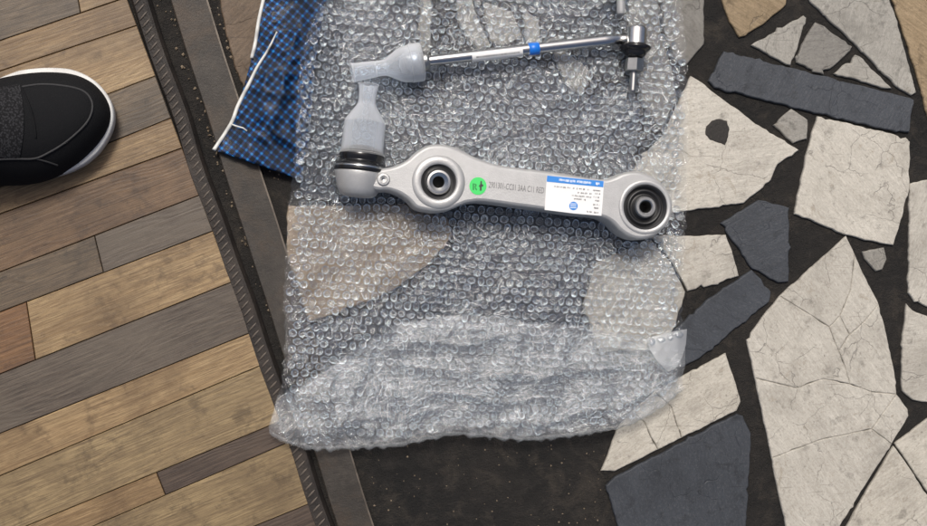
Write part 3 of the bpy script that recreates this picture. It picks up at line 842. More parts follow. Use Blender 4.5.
def domes(name, cx, cy, zfun, sign, rad, hgt, mat, parent, crush):
    n = len(cx)
    rr = rad * rng.uniform(0.93, 1.03, n); hh = hgt * np.where(rng.random(n) < 0.07, 0.22, np.clip(rng.normal(0.88, 0.20, n), 0.35, 1.15)) * crush
    th = rng.uniform(0, 2 * np.pi, n); dent = np.clip(rng.normal(0.15, 0.32, n), -0.2, 0.9)
    da = rng.uniform(0, 2 * np.pi, n)
    tx, tyv = rng.normal(0, 0.20, n), rng.normal(0, 0.20, n)
    ux, uy, uz = DV[:, 0], DV[:, 1], DV[:, 2]
    c, s_ = np.cos(th)[:, None], np.sin(th)[:, None]
    ex = 1 + rng.normal(0, 0.09, n)[:, None]
    X = (ux * c - uy * s_) * ex; Y = (ux * s_ + uy * c) / ex
    # a pressed-in side and a tilted top make each bubble catch the light in its own way
    side = X * np.cos(da)[:, None] + Y * np.sin(da)[:, None]
    zz = uz * (1 - dent[:, None] * np.clip(side + 0.25, 0, 1) * uz) + uz * (X * tx[:, None] + Y * tyv[:, None])
    ripple = 0.13 * np.sin(3 * np.arctan2(Y, X) + th[:, None] * 3) * uz * (X * X + Y * Y)
    X = cx[:, None] + X * rr[:, None] + tx[:, None] * 0.15 * rr[:, None] * uz
    Y = cy[:, None] + Y * rr[:, None] + tyv[:, None] * 0.15 * rr[:, None] * uz
    Zv = zfun(X, Y) + sign * (np.maximum(zz + ripple, 0.0) * hh[:, None] + 0.0001)
    V = np.stack([X, Y, Zv], -1).reshape(-1, 3)
    m = len(DV)
    F = []
    base = [tuple(f) if sign > 0 else tuple(f[::-1]) for f in DF]
    for q in range(n):
        o_ = q * m
        F += [tuple(o_ + v for v in f) for f in base]
    o = mesh_obj(name, V, F, mat, parent, True)
    o['kind'] = 'stuff'
    return o
PITCH = 0.0095
lx, ly = lattice(math.radians(-4), PITCH, -0.3, 0.4, -0.3, 0.4)
lx = lx + 0.0009 * w1(lx * 1.3, ly) ; ly = ly + 0.0009 * w1(lx, ly * 1.3 + 0.2)
lx = lx + rng.normal(0, 0.00035, lx.shape); ly = ly + rng.normal(0, 0.00035, ly.shape)
bx, by = px_of(lx, ly, 0.008)
ok = (by > -36) & (by < fy(bx) - 6) & (bx > fl(by) + 5) & (bx < fr_(by) - 5)
lx, ly = lx[ok], ly[ok]
domes('bubble_layer', lx, ly, hz, -1, 0.00420, 0.0028, M['bubble'], wrap_t, 1.0)
# the folded-over end: a roll at the bottom edge, then a loose upper layer
FR = 0.0075
wf, wf2 = sines(51, 0.06), sines(52, 0.02)
def flap_h(x, y):
    px, py = px_of(x, y, 0.02)
    v = np.clip((fy(px) - py) / np.maximum(fy(px) - ty(px), 8), 0, 1)
    h = hz(x, y) + 2 * FR * (1 - 0.45 * sstep(0.25, 1.0, v)) + 0.0022 * wf(x, y) * sstep(0.0, 0.3, v) + 0.0008 * wf2(x, y)
    # long crease running from the free edge down to the fold, and a second fold across
    dd = (px - 378) + (py - 330) * 0.42
    h = h + 0.0045 * np.exp(-(dd / 9.0) ** 2) * sstep(0.0, 0.25, v)
    d2 = py - (372 - 0.02 * (px - 400) + 5 * np.sin(px / 37.0))
    h = h + 0.0035 * np.exp(-(d2 / 7.0) ** 2) * sstep(390, 420, px)
    for (x0_, y0_, x1_, y1_, w_, k_) in ((300, 395, 345, 400, 4, .003), (400, 345, 520, 338, 4, .003), (430, 395, 560, 402, 3.5, .0032), (520, 360, 640, 372, 4, .003), (360, 420, 440, 412, 3.5, .0025), (560, 418, 660, 392, 4, .003), (480, 425, 600, 415, 3, .002), (600, 350, 670, 348, 3.5, .0025), (330, 360, 330, 430, 3.5, .0025)):
        L2 = math.hypot(x1_ - x0_, y1_ - y0_); ux_, uy_ = (x1_ - x0_) / L2, (y1_ - y0_) / L2
        t_ = ((px - x0_) * ux_ + (py - y0_) * uy_) / L2; d_ = -(px - x0_) * uy_ + (py - y0_) * ux_ + 3 * np.sin(t_ * 9)
        h = h + k_ * np.exp(-(d_ / w_) ** 2) * sstep(-0.1, 0.2, t_) * (1 - sstep(0.8, 1.1, t_))
    return np.maximum(h, hz(x, y) + 0.0060)
nu, nv = 190, 70
U, Vv = np.meshgrid(np.linspace(0, 1, nu), np.linspace(0, 1, nv))
xm = 272 + U * 410
yb = fy(xm); yt = ty(xm) + 0.8 * wig(xm, 2.0)
NR = 12
ym = yb + (yt - yb) * np.clip((Vv - NR / nv) / (1 - NR / nv), 0, 1)
xl = fl(ym); xr = fr_(ym)
xm2 = xl - 1 + U * (xr - xl + 2)
X, Y = Pn(xm2, ym, 0.018)
ZZ = flap_h(X, Y)
for k in range(NR + 1):      # the roll: from the lower layer round to the upper one
    a_ = math.pi * (1 - k / NR)
    px_, py_ = xm2[NR], ym[NR]
    Xk, Yk = Pn(px_, py_, 0.012)
    z0, z1 = hz(Xk, Yk), flap_h(Xk, Yk)
    X[k] = Xk; Y[k] = Yk + (0.0075 if k == 0 else 0) * 0 - (0.0030 + 0.0012 * wf2(Xk * 1.6, Yk) + 0.0007 * wig(px_ * 3.1, 5.0)) * math.sin(a_)
    ZZ[k] = (z0 + z1) / 2 - (z1 - z0) / 2 * math.cos(math.pi - a_) * 1.0
flap = grid_mesh('folded_flap', X, Y, ZZ, M['flap_film'], wrap_t)
fx, fyv = lattice(math.radians(7), PITCH, -0.3, 0.4, -0.3, 0.4)
bx, by = px_of(fx, fyv, 0.018)
ok = (by < fy(bx) - 1.5) & (by > ty(bx) + 4) & (bx > fl(by) + 5) & (bx < fr_(by) - 6)
domes('bubble_layer', fx[ok], fyv[ok], flap_h, -1, 0.00420, 0.0028, M['flap_bubble'], wrap_t, 1.0)
# turned-up corner with its sealed border of larger bubbles
cp = [(647, 338), (662, 334), (676, 331), (687, 329), (686, 344), (682, 358), (676, 368), (668, 372), (658, 362), (650, 350)]
cv = [P(x, y, 0.0235 + 0.003 * math.sin(i)) for i, (x, y) in enumerate(cp)]
cen = P(669, 350, 0.0270)
mesh_obj('corner_tab', cv + [cen], [(i, (i + 1) % len(cv), len(cv)) for i in range(len(cv))][::-1], M['tab_film'], wrap_t, True)
tb = [P(x, y, 0.0262) for x, y in ((652, 341.5), (661, 339.5), (670, 337), (679, 334.5))]
domes('border_bubbles', np.array([p.x for p in tb]), np.array([p.y for p in tb]), lambda x, y: 0.0262 + 0 * x, 1, 0.0042, 0.003, M['bubble'], wrap_t, 1.0)

# ------------------------------------------------------------------ control arm
AZ0, AZ1 = 0.012, 0.051
arm = thing('control_arm', (P(500, 190).x, P(500, 190).y, AZ0), 'silver cast aluminium control arm with two bushings, green dot sticker and white label', 'control arm')
outline = [(366, 180), (368, 173.5), (374, 169.8), (384, 168), (395, 165.6), (406.7, 160), (416, 152), (427, 145.5), (438.6, 144), (450, 145.5), (461, 149.6), (477, 157.6), (498, 164.5), (520, 168), (546, 171), (570, 174.5), (591, 178), (605, 179), (614, 177), (623, 173), (634.6, 171), (648, 174), (660, 181), (667.6, 193), (670, 207.5), (666.5, 223), (657, 235), (644, 239.5), (632, 238), (621, 231.6), (612, 222.5), (600, 217), (575, 214.5), (545.6, 210), (515, 206), (484, 202), (468, 203), (457, 207), (448, 210.5), (436, 212), (427, 211), (416, 208), (409, 201), (400, 194.5), (388, 190.5), (378, 190.5), (369, 187)]
oc = smooth_curve(outline, 5, True)
ow = np.array([tuple(P(x, y, AZ1))[:2] for x, y in oc])
if area2(ow) < 0: ow = ow[::-1]
BC = [((438.6, 182), 17.6), ((645.3, 207.0), 23.2)]   # bushing centres and bore radii, photo pixels
SC = MMPX * (DIST - AZ1) / DIST
def arm_body():
    bm = bmesh.new()
    def ring(pts, z): return [bm.verts.new((x, y, z)) for x, y in pts]
    def bridge(r0, r1):
        n = len(r0)
        for i in range(n): bm.faces.new((r0[i], r0[(i + 1) % n], r1[(i + 1) % n], r1[i]))
    prof = [(0.0035, AZ0), (0.0010, AZ0 + 0.0012), (0.0, AZ0 + 0.0035), (-0.0002, AZ0 + 0.015), (0.0, AZ1 - 0.0040), (0.0007, AZ1 - 0.0019), (0.0019, AZ1 - 0.0006), (0.0036, AZ1)]
    rings = [ring(inset(ow, d_), z) for d_, z in prof]
    for r0, r1 in zip(rings, rings[1:]): bridge(r0, r1)
    holes = []
    for (c, rad) in BC:
        p = P(c[0], c[1], AZ1); R = rad * SC
        pts = [(p.x + R * math.cos(a_), p.y + R * math.sin(a_)) for a_ in np.arange(48) * 2 * math.pi / 48]
        h0, h1 = ring(pts, AZ0), ring(pts, AZ1); bridge(h1, h0); holes.append((h0, h1))
    bm.edges.ensure_lookup_table()
    def loop_edges(r): return [bm.edges.get((r[i], r[(i + 1) % len(r)])) or bm.edges.new((r[i], r[(i + 1) % len(r)])) for i in range(len(r))]
    for top in (0, 1):
        es = loop_edges(rings[-1 if top else 0])
        for h in holes: es += loop_edges(h[top])
        bmesh.ops.triangle_fill(bm, use_beauty=True, edges=es)
    bmesh.ops.recalc_face_normals(bm, faces=bm.faces)
    bm.normal_update()
    for f in bm.faces: f.smooth = abs(f.normal.z) < 0.999
    for e in bm.edges:
        if len(e.link_faces) == 2 and (e.calc_face_angle(0) > math.radians(38) or e.link_faces[0].smooth != e.link_faces[1].smooth): e.smooth = False
    me = bpy.data.meshes.new('arm_body')
    off = arm.location
    bmesh.ops.translate(bm, vec=-off, verts=bm.verts)
    bm.to_mesh(me); bm.free(); me.materials.append(M['alu'])
    return link(bpy.data.objects.new('arm_body', me), arm)
arm_body()
UPZ = Vector((0, 0, 1))
for bi, (c, rad) in enumerate(BC):
    p = P(c[0], c[1], AZ1); p0 = Vector((p.x, p.y, 0)); R = rad * SC
    if bi == 0:
        sharp(lathe('bushing_collar', [(AZ1 - 0.001, R + 0.0095), (AZ1 + 0.0006, R + 0.0088), (AZ1 + 0.0016, R + 0.0070), (AZ1 + 0.0022, R + 0.0052), (AZ1 + 0.0022, R + 0.0018), (AZ1 + 0.0016, R + 0.0006), (AZ1 + 0.0005, R), (AZ1 - 0.006, R)], p0, UPZ, M['alu'], arm, 64), 50)
        bz = AZ1 - 0.0012
        b = lathe('bushing', [(AZ0 + 0.004, 0.001), (AZ0 + 0.004, R - 0.0002), (bz, R - 0.0002), (bz - 0.0004, R - 0.0012), (bz - 0.002, R - 0.0030), (bz - 0.002, R - 0.0050)], p0, UPZ, M['rubber'], arm, 48)
        ri = 12.6 * SC
        sl = sharp(lathe('sleeve', [(bz - 0.004, ri), (bz + 0.0020, ri), (bz + 0.0034, ri - 0.0010), (bz + 0.0036, ri - 0.0030), (bz + 0.0012, 6.8 * SC), (bz + 0.0006, 6.0 * SC), (bz - 0.020, 6.0 * SC)], p0, UPZ, M['steel'], b, 48))
        lathe('bore', [(bz - 0.020, 0.0001), (bz - 0.0195, 6.0 * SC)], p0, UPZ, M['bore'], b, 32)
    else:
        sharp(lathe('bushing_collar', [(AZ1 - 0.001, R + 0.0055), (AZ1 + 0.0008, R + 0.0044), (AZ1 + 0.0012, R + 0.0028), (AZ1 + 0.0012, R + 0.0012), (AZ1 + 0.0004, R), (AZ1 - 0.006, R)], p0, UPZ, M['alu'], arm, 64), 50)
        bz = AZ1 - 0.002
        b = lathe('bushing', [(AZ0 + 0.004, 0.001), (AZ0 + 0.004, R - 0.0002), (bz + 0.002, R - 0.0002), (bz + 0.002, R - 0.0016), (bz - 0.004, R - 0.0030), (bz - 0.004, R - 0.0042), (bz - 0.0005, R - 0.0052), (bz - 0.0005, R - 0.0072), (bz - 0.004, R - 0.0086), (bz - 0.004, R - 0.0105), (bz + 0.001, R - 0.0118), (bz + 0.001, 10.5 * SC)], p0, UPZ, M['rubber'], arm, 56)
        ri = 11.2 * SC
        sl = sharp(lathe('sleeve', [(bz - 0.004, ri), (bz + 0.0030, ri), (bz + 0.0044, ri - 0.0012), (bz + 0.0044, 7.4 * SC), (bz + 0.0034, 6.2 * SC), (bz - 0.020, 6.0 * SC)], p0, UPZ, M['zinc'], b, 48))
        lathe('bore', [(bz - 0.020, 0.0001), (bz - 0.0195, 6.0 * SC)], p0, UPZ, M['bore'], b, 32)
# ball joint: its axis lies flat, the stud under a milky cap
JZ = 0.0335
jo = P(360, 172, JZ); jd = (P(368.3, 88, JZ) - jo).normalized()
SJ = MMPX * (DIST - JZ) / DIST
def pr(lst, s_=None): return [(t * (s_ or SJ), r * (s_ or SJ)) for t, r in lst]
sharp(lathe('ball_joint_housing', pr([(-25, 0.1), (-25, 10), (-24.4, 14), (-22, 18), (-17, 20.8), (-10, 22.8), (-5, 23.9), (-1.5, 24.6), (-0.4, 24.4), (0, 23.4), (0.2, 1)]), jo, jd, M['alu'], arm, 56), 50)
lathe('boot', pr([(0.1, 20), (0.1, 24.8), (0.8, 25.6), (2.0, 25.8), (4.5, 25.2), (6.0, 25.0), (8.2, 24.0), (9.4, 22.0), (10.4, 20.9), (11.6, 21.2), (14, 22.2), (17, 22.3), (19, 21.4), (22, 19.0), (24, 16), (26, 9), (26, 1)]), jo, jd, M['rubber_gloss'], arm, 56)
lathe('clamp_ring', pr([(3.4, 24.8), (3.4, 25.6), (4.2, 25.9), (5.4, 25.6), (5.8, 24.6)]), jo, jd, M['steel'], arm, 56)
def cap(parent, org, axis, prof, s_, lip):
    o = sharp(lathe('protective_cap', pr(prof, s_), org, axis, M['cap'], parent, 56), 16)
    md = o.modifiers.new('wall', 'SOLIDIFY'); md.thickness = 0.0009; md.offset = -1
    return o
cap(arm, jo, jd, [(16.5, 21.2), (17.2, 22.4), (18.5, 22.4), (19.2, 21.2), (25, 20.7), (49, 20.2), (52, 19.2), (66, 9.6), (69, 8.6), (72, 8.4), (80, 8.8), (86, 9.8), (86.6, 10.4), (87.2, 10.4)], SJ, 0)
# screw boss at the joint
sp = P(383.4, 179.3, AZ1)
sb = sharp(lathe('pinch_screw', [(AZ1 - 0.004, 6.6 * SC), (AZ1 + 0.001, 6.5 * SC), (AZ1 + 0.0024, 5.6 * SC), (AZ1 + 0.0026, 3.6 * SC), (AZ1 + 0.0012, 3.2 * SC), (AZ1 + 0.0006, 0.05 * SC)], Vector((sp.x, sp.y, 0)), UPZ, M['alu'], arm, 32))
lathe('socket', [(AZ1 + 0.0010, 0.05 * SC), (AZ1 + 0.0016, 2.2 * SC), (AZ1 + 0.0008, 2.6 * SC)], Vector((sp.x, sp.y, 0)), UPZ, M['zinc'], sb, 6, False)
# stickers and print
TZ = AZ1 + 0.0004
def flat_poly(name, pix, z, mat, parent, thick=0.0003):
    o_ = np.array([tuple(P(x, y, z))[:2] for x, y in pix])
    return loft_slab(name, o_, [(0, z - thick), (0, z)], mat, parent)
gs = [(478 + 8.6 * math.cos(t), 186 + 8.8 * math.sin(t)) for t in np.arange(32) * 2 * math.pi / 32]
green = flat_poly('green_sticker', gs, TZ, M['green'], arm)
green['label'] = 'round green dot sticker with dark marks'
for q in ([(480.5, 181), (482, 181.2), (481.8, 184), (483.4, 185), (483, 186.4), (481.6, 187), (481.6, 190.5), (479.8, 190.8), (479.9, 187.5), (478.8, 186), (480.3, 184)],):
    flat_poly('ink_mark', q, TZ + 0.0002, M['black_print'], green, 0.0001)
for q in ([(472.8, 183.4), (474.0, 183.4), (474.0, 190), (472.8, 190)], [(474.4, 183.6), (476.4, 184.2), (476.6, 186.2), (474.6, 187.0), (474.6, 186.0), (475.5, 185.6), (475.4, 184.8), (474.4, 184.6)], [(474.6, 187.2), (475.6, 187), (477.2, 190), (476, 190.2)]):
    flat_poly('ink_mark', q, TZ + 0.0002, M['green_dark'], green, 0.0001)
lab = flat_poly('paper_label', [(546.9, 175.6), (575, 178), (604.0, 181.2), (602.9, 199), (601.4, 215.8), (573, 213.3), (544.6, 209.8)], TZ, M['white_paper'], arm)
lab['label'] = 'white paper label with blue header band'
def lerp2(u, v):
    tl, tr_, br_, bl_ = map(np.array, ((546.9, 175.6), (604.0, 181.2), (601.4, 215.8), (544.6, 209.8)))
    return tuple((tl * (1 - u) + tr_ * u) * (1 - v) + (bl_ * (1 - u) + br_ * u) * v)
def rect(u0, v0, u1, v1): return [lerp2(u0, v0), lerp2(u1, v0), lerp2(u1, v1), lerp2(u0, v1)]
flat_poly('header_band', rect(0.004, 0.0, 0.996, 0.175), TZ + 0.0003, M['blue_print'], lab, 0.0002)
def marks(name, u0, u1, v, h, mat, z, gap=0.35):
    """a line of small print too fine to read, as separate strokes in one piece"""
    V = []; F = []; u = u0
    while u < u1:
        w = random.uniform(0.006, 0.016)
        if random.random() > gap * 0.5:
            k = len(V)
            for x, y in rect(u, v + random.uniform(-0.1, 0.1) * h, min(u + w, u1), v + h * random.uniform(0.7, 1.1)): V.append(tuple(P(x, y, z)))
            F.append((k + 3, k + 2, k + 1, k))
        u += w + random.uniform(0.003, 0.009)
    o = mesh_obj(name, V, F, mat, lab); o['kind'] = 'stuff'
marks('fine_print', 0.22, 0.78, 0.055, 0.07, M['white_print'], TZ + 0.0005)
marks('fine_print', 0.86, 0.93, 0.05, 0.08, M['white_print'], TZ + 0.0005)
for u0, u1, v in ((0.14, 0.78, 0.27), (0.82, 0.95, 0.27), (0.50, 0.80, 0.38), (0.86, 0.96, 0.36), (0.46, 0.80, 0.48), (0.84, 0.95, 0.46), (0.50, 0.76, 0.57), (0.87, 0.95, 0.56), (0.83, 0.95, 0.68), (0.86, 0.94, 0.77), (0.74, 0.95, 0.90)):
    marks('fine_print', u0, u1, v, 0.045, M['grey_print'], TZ + 0.0004, 0.6)
ec = lerp2(0.50, 0.80)
em = flat_poly('emblem', [(ec[0] + 4.3 * math.cos(t), ec[1] + 4.3 * math.sin(t)) for t in np.arange(20) * 2 * math.pi / 20], TZ + 0.0003, M['blue_print'], lab, 0.0002)
for dy in (-2.2, -0.3, 1.6):
    flat_poly('emblem_stripe', [(ec[0] - 3.2, ec[1] + dy - 0.3), (ec[0] + 2.8, ec[1] + dy - 0.1), (ec[0] + 2.8, ec[1] + dy + 0.6), (ec[0] - 3.2, ec[1] + dy + 0.4)], TZ + 0.0005, M['white_print'], em, 0.0001)
def text(name, body, pix0, pix1, height_px, z, mat, parent):
    cu = bpy.data.curves.new(name, 'FONT'); cu.body = body; cu.size = 1.0; cu.resolution_u = 2
    tmp = bpy.data.objects.new(name + '_tmp', cu); COL.objects.link(tmp)
    dg = bpy.context.evaluated_depsgraph_get(); dg.update()
    me = bpy.data.meshes.new_from_object(tmp.evaluated_get(dg)); bpy.data.objects.remove(tmp)
    xs = [v.co.x for v in me.vertices]; ys = [v.co.y for v in me.vertices]
    a_, b_ = P(*pix0, z), P(*pix1, z); dx = (b_ - a_); up = Vector((-dx.y, dx.x, 0)).normalized()
    H = height_px * SC
    for v in me.vertices:
        u_ = (v.co.x - min(xs)) / (max(xs) - min(xs)); w_ = (v.co.y - min(ys)) / (max(ys) - min(ys))
        v.co = a_ + dx * u_ + up * (H * w_) - world_loc(parent)
    me.materials.clear(); me.materials.append(mat)
    o = bpy.data.objects.new(name, me); return link(o, parent)
text('stamped_number', '2901301-CC01 3AA C11 RED', (488.5, 187.6), (543.8, 193.6), 6.2, AZ1 + 0.0003, M['grey_print'], arm)

# ------------------------------------------------------------------ stabilizer link
LZ = 0.028
lk = thing('stabilizer_link', (P(525, 52).x, P(525, 52).y, 0.010), 'bright steel stabilizer link rod with blue tape band and milky end cap', 'link rod')
la, lb_ = P(423, 61.5, LZ), P(631, 37.5, 0.024)
ld = (lb_ - la).normalized(); LL = (lb_ - la).length
SL = MMPX * (DIST - LZ) / DIST
lathe('rod', [(0, 0.0040), (0.004, 0.0050), (0.02, 0.0056), (LL - 0.03, 0.0059), (LL, 0.0052)], la, ld, M['steel'], lk, 32, caps=True)
def on_rod(px_): return (px_ - 423) / (631 - 423) * LL
side = ld.cross(Vector((0, 0, 1))).normalized()
V = []; F = []
for i in range(9):
    q = math.radians(-12 + 112 * i / 8)
    for px_ in (470, 520): V.append(la + ld * on_rod(px_) + (side * math.sin(q) + Vector((0, 0, 1)) * math.cos(q)) * 0.0061)
for i in range(8): F.append((2 * i, 2 * i + 1, 2 * i + 3, 2 * i + 2))
rl = fix_normals(mesh_obj('paper_label', V, F, M['white_paper'], lk, True))
rl['label'] = 'white paper label wrapped round the rod'
lathe('tape_band', [(on_rod(526.8), 0.0058), (on_rod(527), 0.0063), (on_rod(537), 0.0064), (on_rod(537.2), 0.0058)], la, ld, M['blue_tape'], lk, 32)
V = []; F = []; u = 474.0
side = ld.cross(Vector((0, 0, 1))).normalized()
while u < 516:
    w = random.uniform(0.5, 1.4)
    t0, t1 = on_rod(u), on_rod(u + w); k = len(V)
    for t, q in ((t0, 0.35), (t1, 0.35), (t1, 0.62), (t0, 0.62)):
        V.append(la + ld * t + (side * math.sin(q) + Vector((0, 0, 1)) * math.cos(q)) * 0.00625)
    F.append((k, k + 1, k + 2, k + 3)); u += w + random.uniform(0.3, 0.9)
fp = mesh_obj('fine_print', V, F, M['grey_print'], rl); fp['kind'] = 'stuff'
# left joint and its cap
cd = (P(351, 73.0, LZ + 0.002) - la); cd.normalize()
lathe('ball_joint_housing', pr([(-6, 6), (-5, 8.5), (-3.5, 9.2), (-1, 9.2), (0, 8.4), (1, 10), (3, 14), (8, 15.5), (15, 14), (20, 9), (22, 1)], SL), la, cd, M['zinc'], lk, 40)
lathe('boot', pr([(3.5, 14.6), (6, 16.6), (12, 16.8), (17, 14), (22, 10), (24, 1)], SL), la, cd, M['cap'], lk, 40)
cap(lk, la, cd, [(1.5, 18.6), (2.2, 19.1), (9, 19.2), (13.5, 19.0), (14.2, 18.3), (20, 17.6), (24, 16.2), (37, 8.6), (40, 7.9), (43, 7.7), (48, 7.7), (48.4, 8.2), (70, 9.2), (71, 9.9), (72, 9.9)], SL, 0)
# right joint: housing with its axis across the rod, boot, nut and threaded stud
RZ = 0.0245
ro = P(635.5, 45, RZ); rd_ = (P(632.5, 92, RZ) - ro).normalized()
SR = MMPX * (DIST - RZ) / DIST
sharp(lathe('ball_joint_housing', pr([(-18.5, 0.1), (-18.5, 9.6), (-17.8, 10.6), (-16, 11.2), (-2, 11.4), (-0.5, 11.8), (0, 11.4), (0, 1)], SR), ro, rd_, M['steel'], lk, 40), 50)
lathe('clamp_ring', pr([(-1.0, 11.6), (-0.6, 12.3), (0.2, 12.3), (0.6, 11.6)], SR), ro, rd_, M['darksteel'], lk, 40)
lathe('boot', pr([(0.3, 11), (0.6, 14.5), (2.0, 16.0), (4.0, 15.6), (6, 13.2), (7.5, 11.2), (9.0, 11.6), (11, 10.0), (13.5, 7.5), (14.5, 4)], SR), ro, rd_, M['rubber_gloss'], lk, 40)
nut = lathe('hex_nut', pr([(14, 0.1), (14, 8.8), (14.8, 9.5), (26.5, 9.5), (27.4, 8.6), (27.4, 0.1)], SR), ro, rd_, M['zinc'], lk, 6, False)
def stud(parent, org, axis, t0, t1, r, s_, mat):
    prof = []; t = t0; k = 0
    while t < t1 - 1:
        prof.append((t, r if k % 2 == 0 else r * 0.86)); t += 0.7; k += 1
    prof += [(t1 - 0.6, r * 0.8), (t1, r * 0.55), (t1, 0.05)]
    return lathe('threaded_stud', pr(prof, s_), org, axis, mat, parent, 24)
stud(lk, ro, rd_, 27, 49, 3.9, SR, M['zinc'])
# the end of a second link that reaches into the picture from beyond the wrap's far end
RZ2 = 0.026
l2 = thing('stabilizer_link', (P(624, -40).x, P(624, -40).y, 0.010), 'end of another link, its steel stud pointing at the blue banded rod', 'link rod')
ro2 = P(620.6, -38, RZ2); rd2 = (P(621.0, 30, RZ2) - ro2).normalized()
sharp(lathe('ball_joint_housing', pr([(-19, 0.1), (-19, 10.6), (-16, 12.2), (-0.5, 12.4), (0, 11.4), (0, 1)], SR), ro2, rd2, M['steel'], l2, 40), 50)
lathe('boot', pr([(0.3, 11), (0.6, 14.5), (2.0, 16.0), (4.0, 15.6), (6, 13.2), (7.5, 11.2), (9.0, 11.6), (13, 10.0), (16, 8.5), (17, 4)], SR), ro2, rd2, M['rubber_gloss'], l2, 40)
sharp(lathe('stud', pr([(16, 4.4), (51, 4.3), (53, 3.6), (53.5, 2.8), (53.5, 0.1)], SR), ro2, rd2, M['alu'], l2, 32))

# ------------------------------------------------------------------ shoe
SHZ = WZ
toe, heel = P(111, 109, SHZ + 0.018), P(-158, 160, SHZ + 0.018)
sd = (toe - heel); SLEN = math.hypot(sd.x, sd.y); sd = Vector((sd.x, sd.y, 0)).normalized(); sn = Vector((-sd.y, sd.x, 0))
shoe = thing('sneaker', (toe.x - sd.x * 0.1, toe.y - sd.y * 0.1, SHZ), 'black slip-on sneaker with white rubber sole standing on the wood planks', 'shoe')
tt = np.array([0, .006, .02, .05, .10, .17, .26, .36, .50, .65, .80, .92, .98, 1.0])
hl = np.array([0, .0100, .0185, .0290, .0380, .0440, .0475, .0475, .0440, .0405, .0385, .0325, .018, 0])   # image-up side (inner)
hr = np.array([0, .0095, .0170, .0265, .0370, .0475, .0555, .0570, .0510, .0440, .0400, .0330, .018, 0])  # image-down side
hh = np.array([.010, .020, .029, .0385, .0455, .0500, .0560, .0660, .0800, .0850, .0860, .0830, .078, .074])
SL_, SR_, SH_ = (smooth_curve(list(zip(np.sqrt(tt), w)), 12) for w in (hl, hr, hh))
def hwid(t, side):
    c = SL_ if side > 0 else SR_
    return max(0.0, float(np.interp(math.sqrt(max(t, 0)), c[:, 0], c[:, 1])))
def spt(t, b, z):
    p = toe - sd * (t * SLEN) + sn * b
    return (p.x, p.y, SHZ + z)
def up_z(t, b, lift=0.0):
    w = hwid(t, 1 if b > 0 else -1) + 1e-6; q = min(1.0, abs(b) / w)
    H = float(np.interp(math.sqrt(max(t, 0)), SH_[:, 0], SH_[:, 1]))
    return 0.020 + (H - 0.010) * (1 - q ** 2.3) ** 0.62 + lift
NT_, NA = 64, 36
ts = np.concatenate([np.linspace(0, 1, 60) ** 2.0 * 0.30, np.linspace(0.31, 1, 30)])
def upper(name, mat, t0, t1, q0, q1, lift, n_t=60, n_a=36, inner=False):
    V = []; F = []
    tv = np.array([t for t in ts if t0 <= t <= t1]) if not inner else np.linspace(t0, t1, n_t)
    for t in tv:
        for k in range(n_a + 1):
            a_ = math.pi * (q0 + (q1 - q0) * k / n_a)
            c = math.cos(a_); b = math.copysign(abs(c) ** 0.85, c) * hwid(t, c) * (1 + lift * 8)
            V.append(spt(t, b, up_z(t, b / (1 + lift * 8)) + lift))
    n = n_a + 1
    for i in range(len(tv) - 1):
        for k in range(n_a):
            F.append((i * n + k, i * n + k + 1, (i + 1) * n + k + 1, (i + 1) * n + k))
    return fix_normals(mesh_obj(name, V, F, mat, shoe, True))
upper('upper', M['shoe_suede'], 0.0, 1.0, 0, 1, 0)
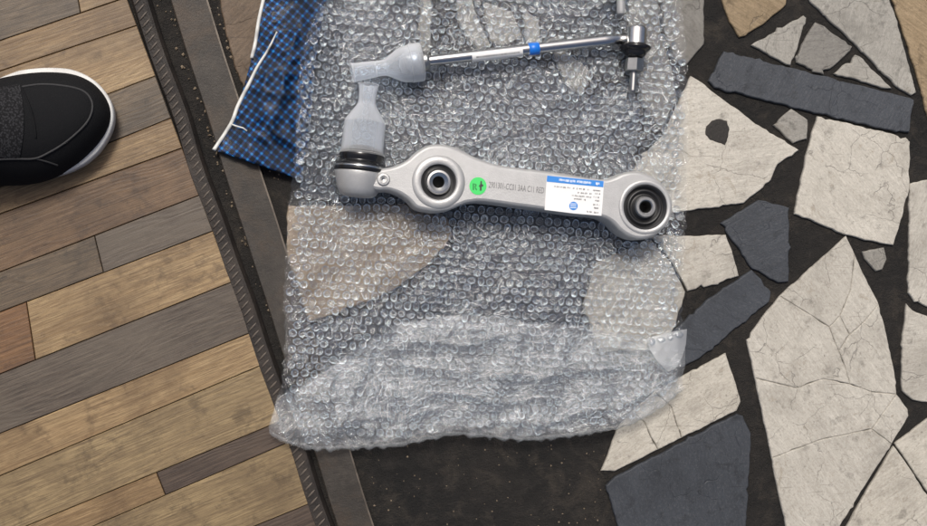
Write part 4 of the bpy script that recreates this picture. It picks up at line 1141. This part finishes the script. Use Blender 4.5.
# sole: outline a little proud of the upper
so = []
for t in np.concatenate([ts, ]): so.append((t, 1))
def s_off(t, side):
    if side > 0: return float(np.interp(t, [0, .05, .12, .30, .42, 1], [0, .0010, .0022, .0016, -.003, -.003]))
    return float(np.interp(t, [0, .03, .09, .14, .19, .26, 1], [0, .0012, .0026, .0016, -.0006, -.004, -.004]))
ptsL = [np.array(spt(t, hwid(t, 1) + s_off(t, 1), 0))[:2] for t in ts]
ptsR = [np.array(spt(t, -hwid(t, -1) - s_off(t, -1), 0))[:2] for t in ts[::-1]]
sol = np.array(ptsL + ptsR[1:-1])
if area2(sol) < 0: sol = sol[::-1]
keep = [i for i in range(len(sol)) if np.linalg.norm(sol[i] - sol[i - 1]) > 0.0008]
sol = sol[keep]
sole = loft_slab('sole', sol, [(0.003, SHZ), (-0.0015, SHZ + 0.004), (-0.0024, SHZ + 0.016), (-0.0022, SHZ + 0.0215), (-0.0008, SHZ + 0.0228), (0.004, SHZ + 0.0225)], M['sole'], shoe, True)
def pix_to_tb(x, y, z=0.055):
    p = P(x, y, SHZ + z); d_ = Vector((toe.x - p.x, toe.y - p.y, 0))
    return d_.dot(sd) / SLEN, -d_.dot(sn)
def surf_line(name, pix, r, mat, lift=0.0002):
    pts = []
    for x, y in smooth_curve(pix, 8):
        z = 0.05
        for _ in range(4):
            t, b = pix_to_tb(x, y, z); z = up_z(max(t, 0.001), b)
        pts.append(spt(t, b, z + lift))
    return tube(name, pts, r, mat, shoe, 6)
surf_line('apron_seam', [(22, 87), (40, 84.5), (60, 85.5), (78, 89), (88, 95), (92.5, 105), (90, 117), (82, 128), (66, 142), (50, 152), (35, 158.5), (15, 159), (-10, 159.5), (-40, 161)], 0.0011, M['stitch'])
surf_line('side_seam', [(35, 158.5), (46, 161.5), (58, 165.5)], 0.0009, M['stitch'])
surf_line('vamp_edge', [(21, 86), (26, 97), (31, 110), (34.5, 124), (36, 138)], 0.0009, M['shoe_suede'])
# knitted instep panel
V = []; F = []
n_t, n_b = 40, 26
for i in range(n_t + 1):
    for k in range(n_b + 1):
        v = k / n_b; u = i / n_t
        y = 84 + (158 - 84) * v; x = 20 + 4.0 * math.sin(v * math.pi) - u * 130; y += u * 22
        z = 0.05
        for _ in range(4):
            t, b = pix_to_tb(x, y, z); z = up_z(max(t, 0.001), b)
        V.append(spt(t, b, z + 0.0011))
for i in range(n_t):
    for k in range(n_b):
        q = i * (n_b + 1) + k; F.append((q, q + 1, q + n_b + 2, q + n_b + 1))
fix_normals(mesh_obj('knit_panel', V, F, M['knit'], shoe, True))
# ankle opening
col = []
for a_ in np.arange(41) * 2 * math.pi / 40:
    t = 0.72 + 0.19 * math.cos(a_); b = 0.030 * math.sin(a_)
    col.append(Vector(spt(t, b, up_z(t, b) + 0.002)))
tube('collar', col, 0.005, M['knit'], shoe, 8)
mesh_obj('lining', [c_ + Vector((0, 0, 0.001)) for c_ in col[:-1]], [tuple(range(40))], M['sock'], shoe)
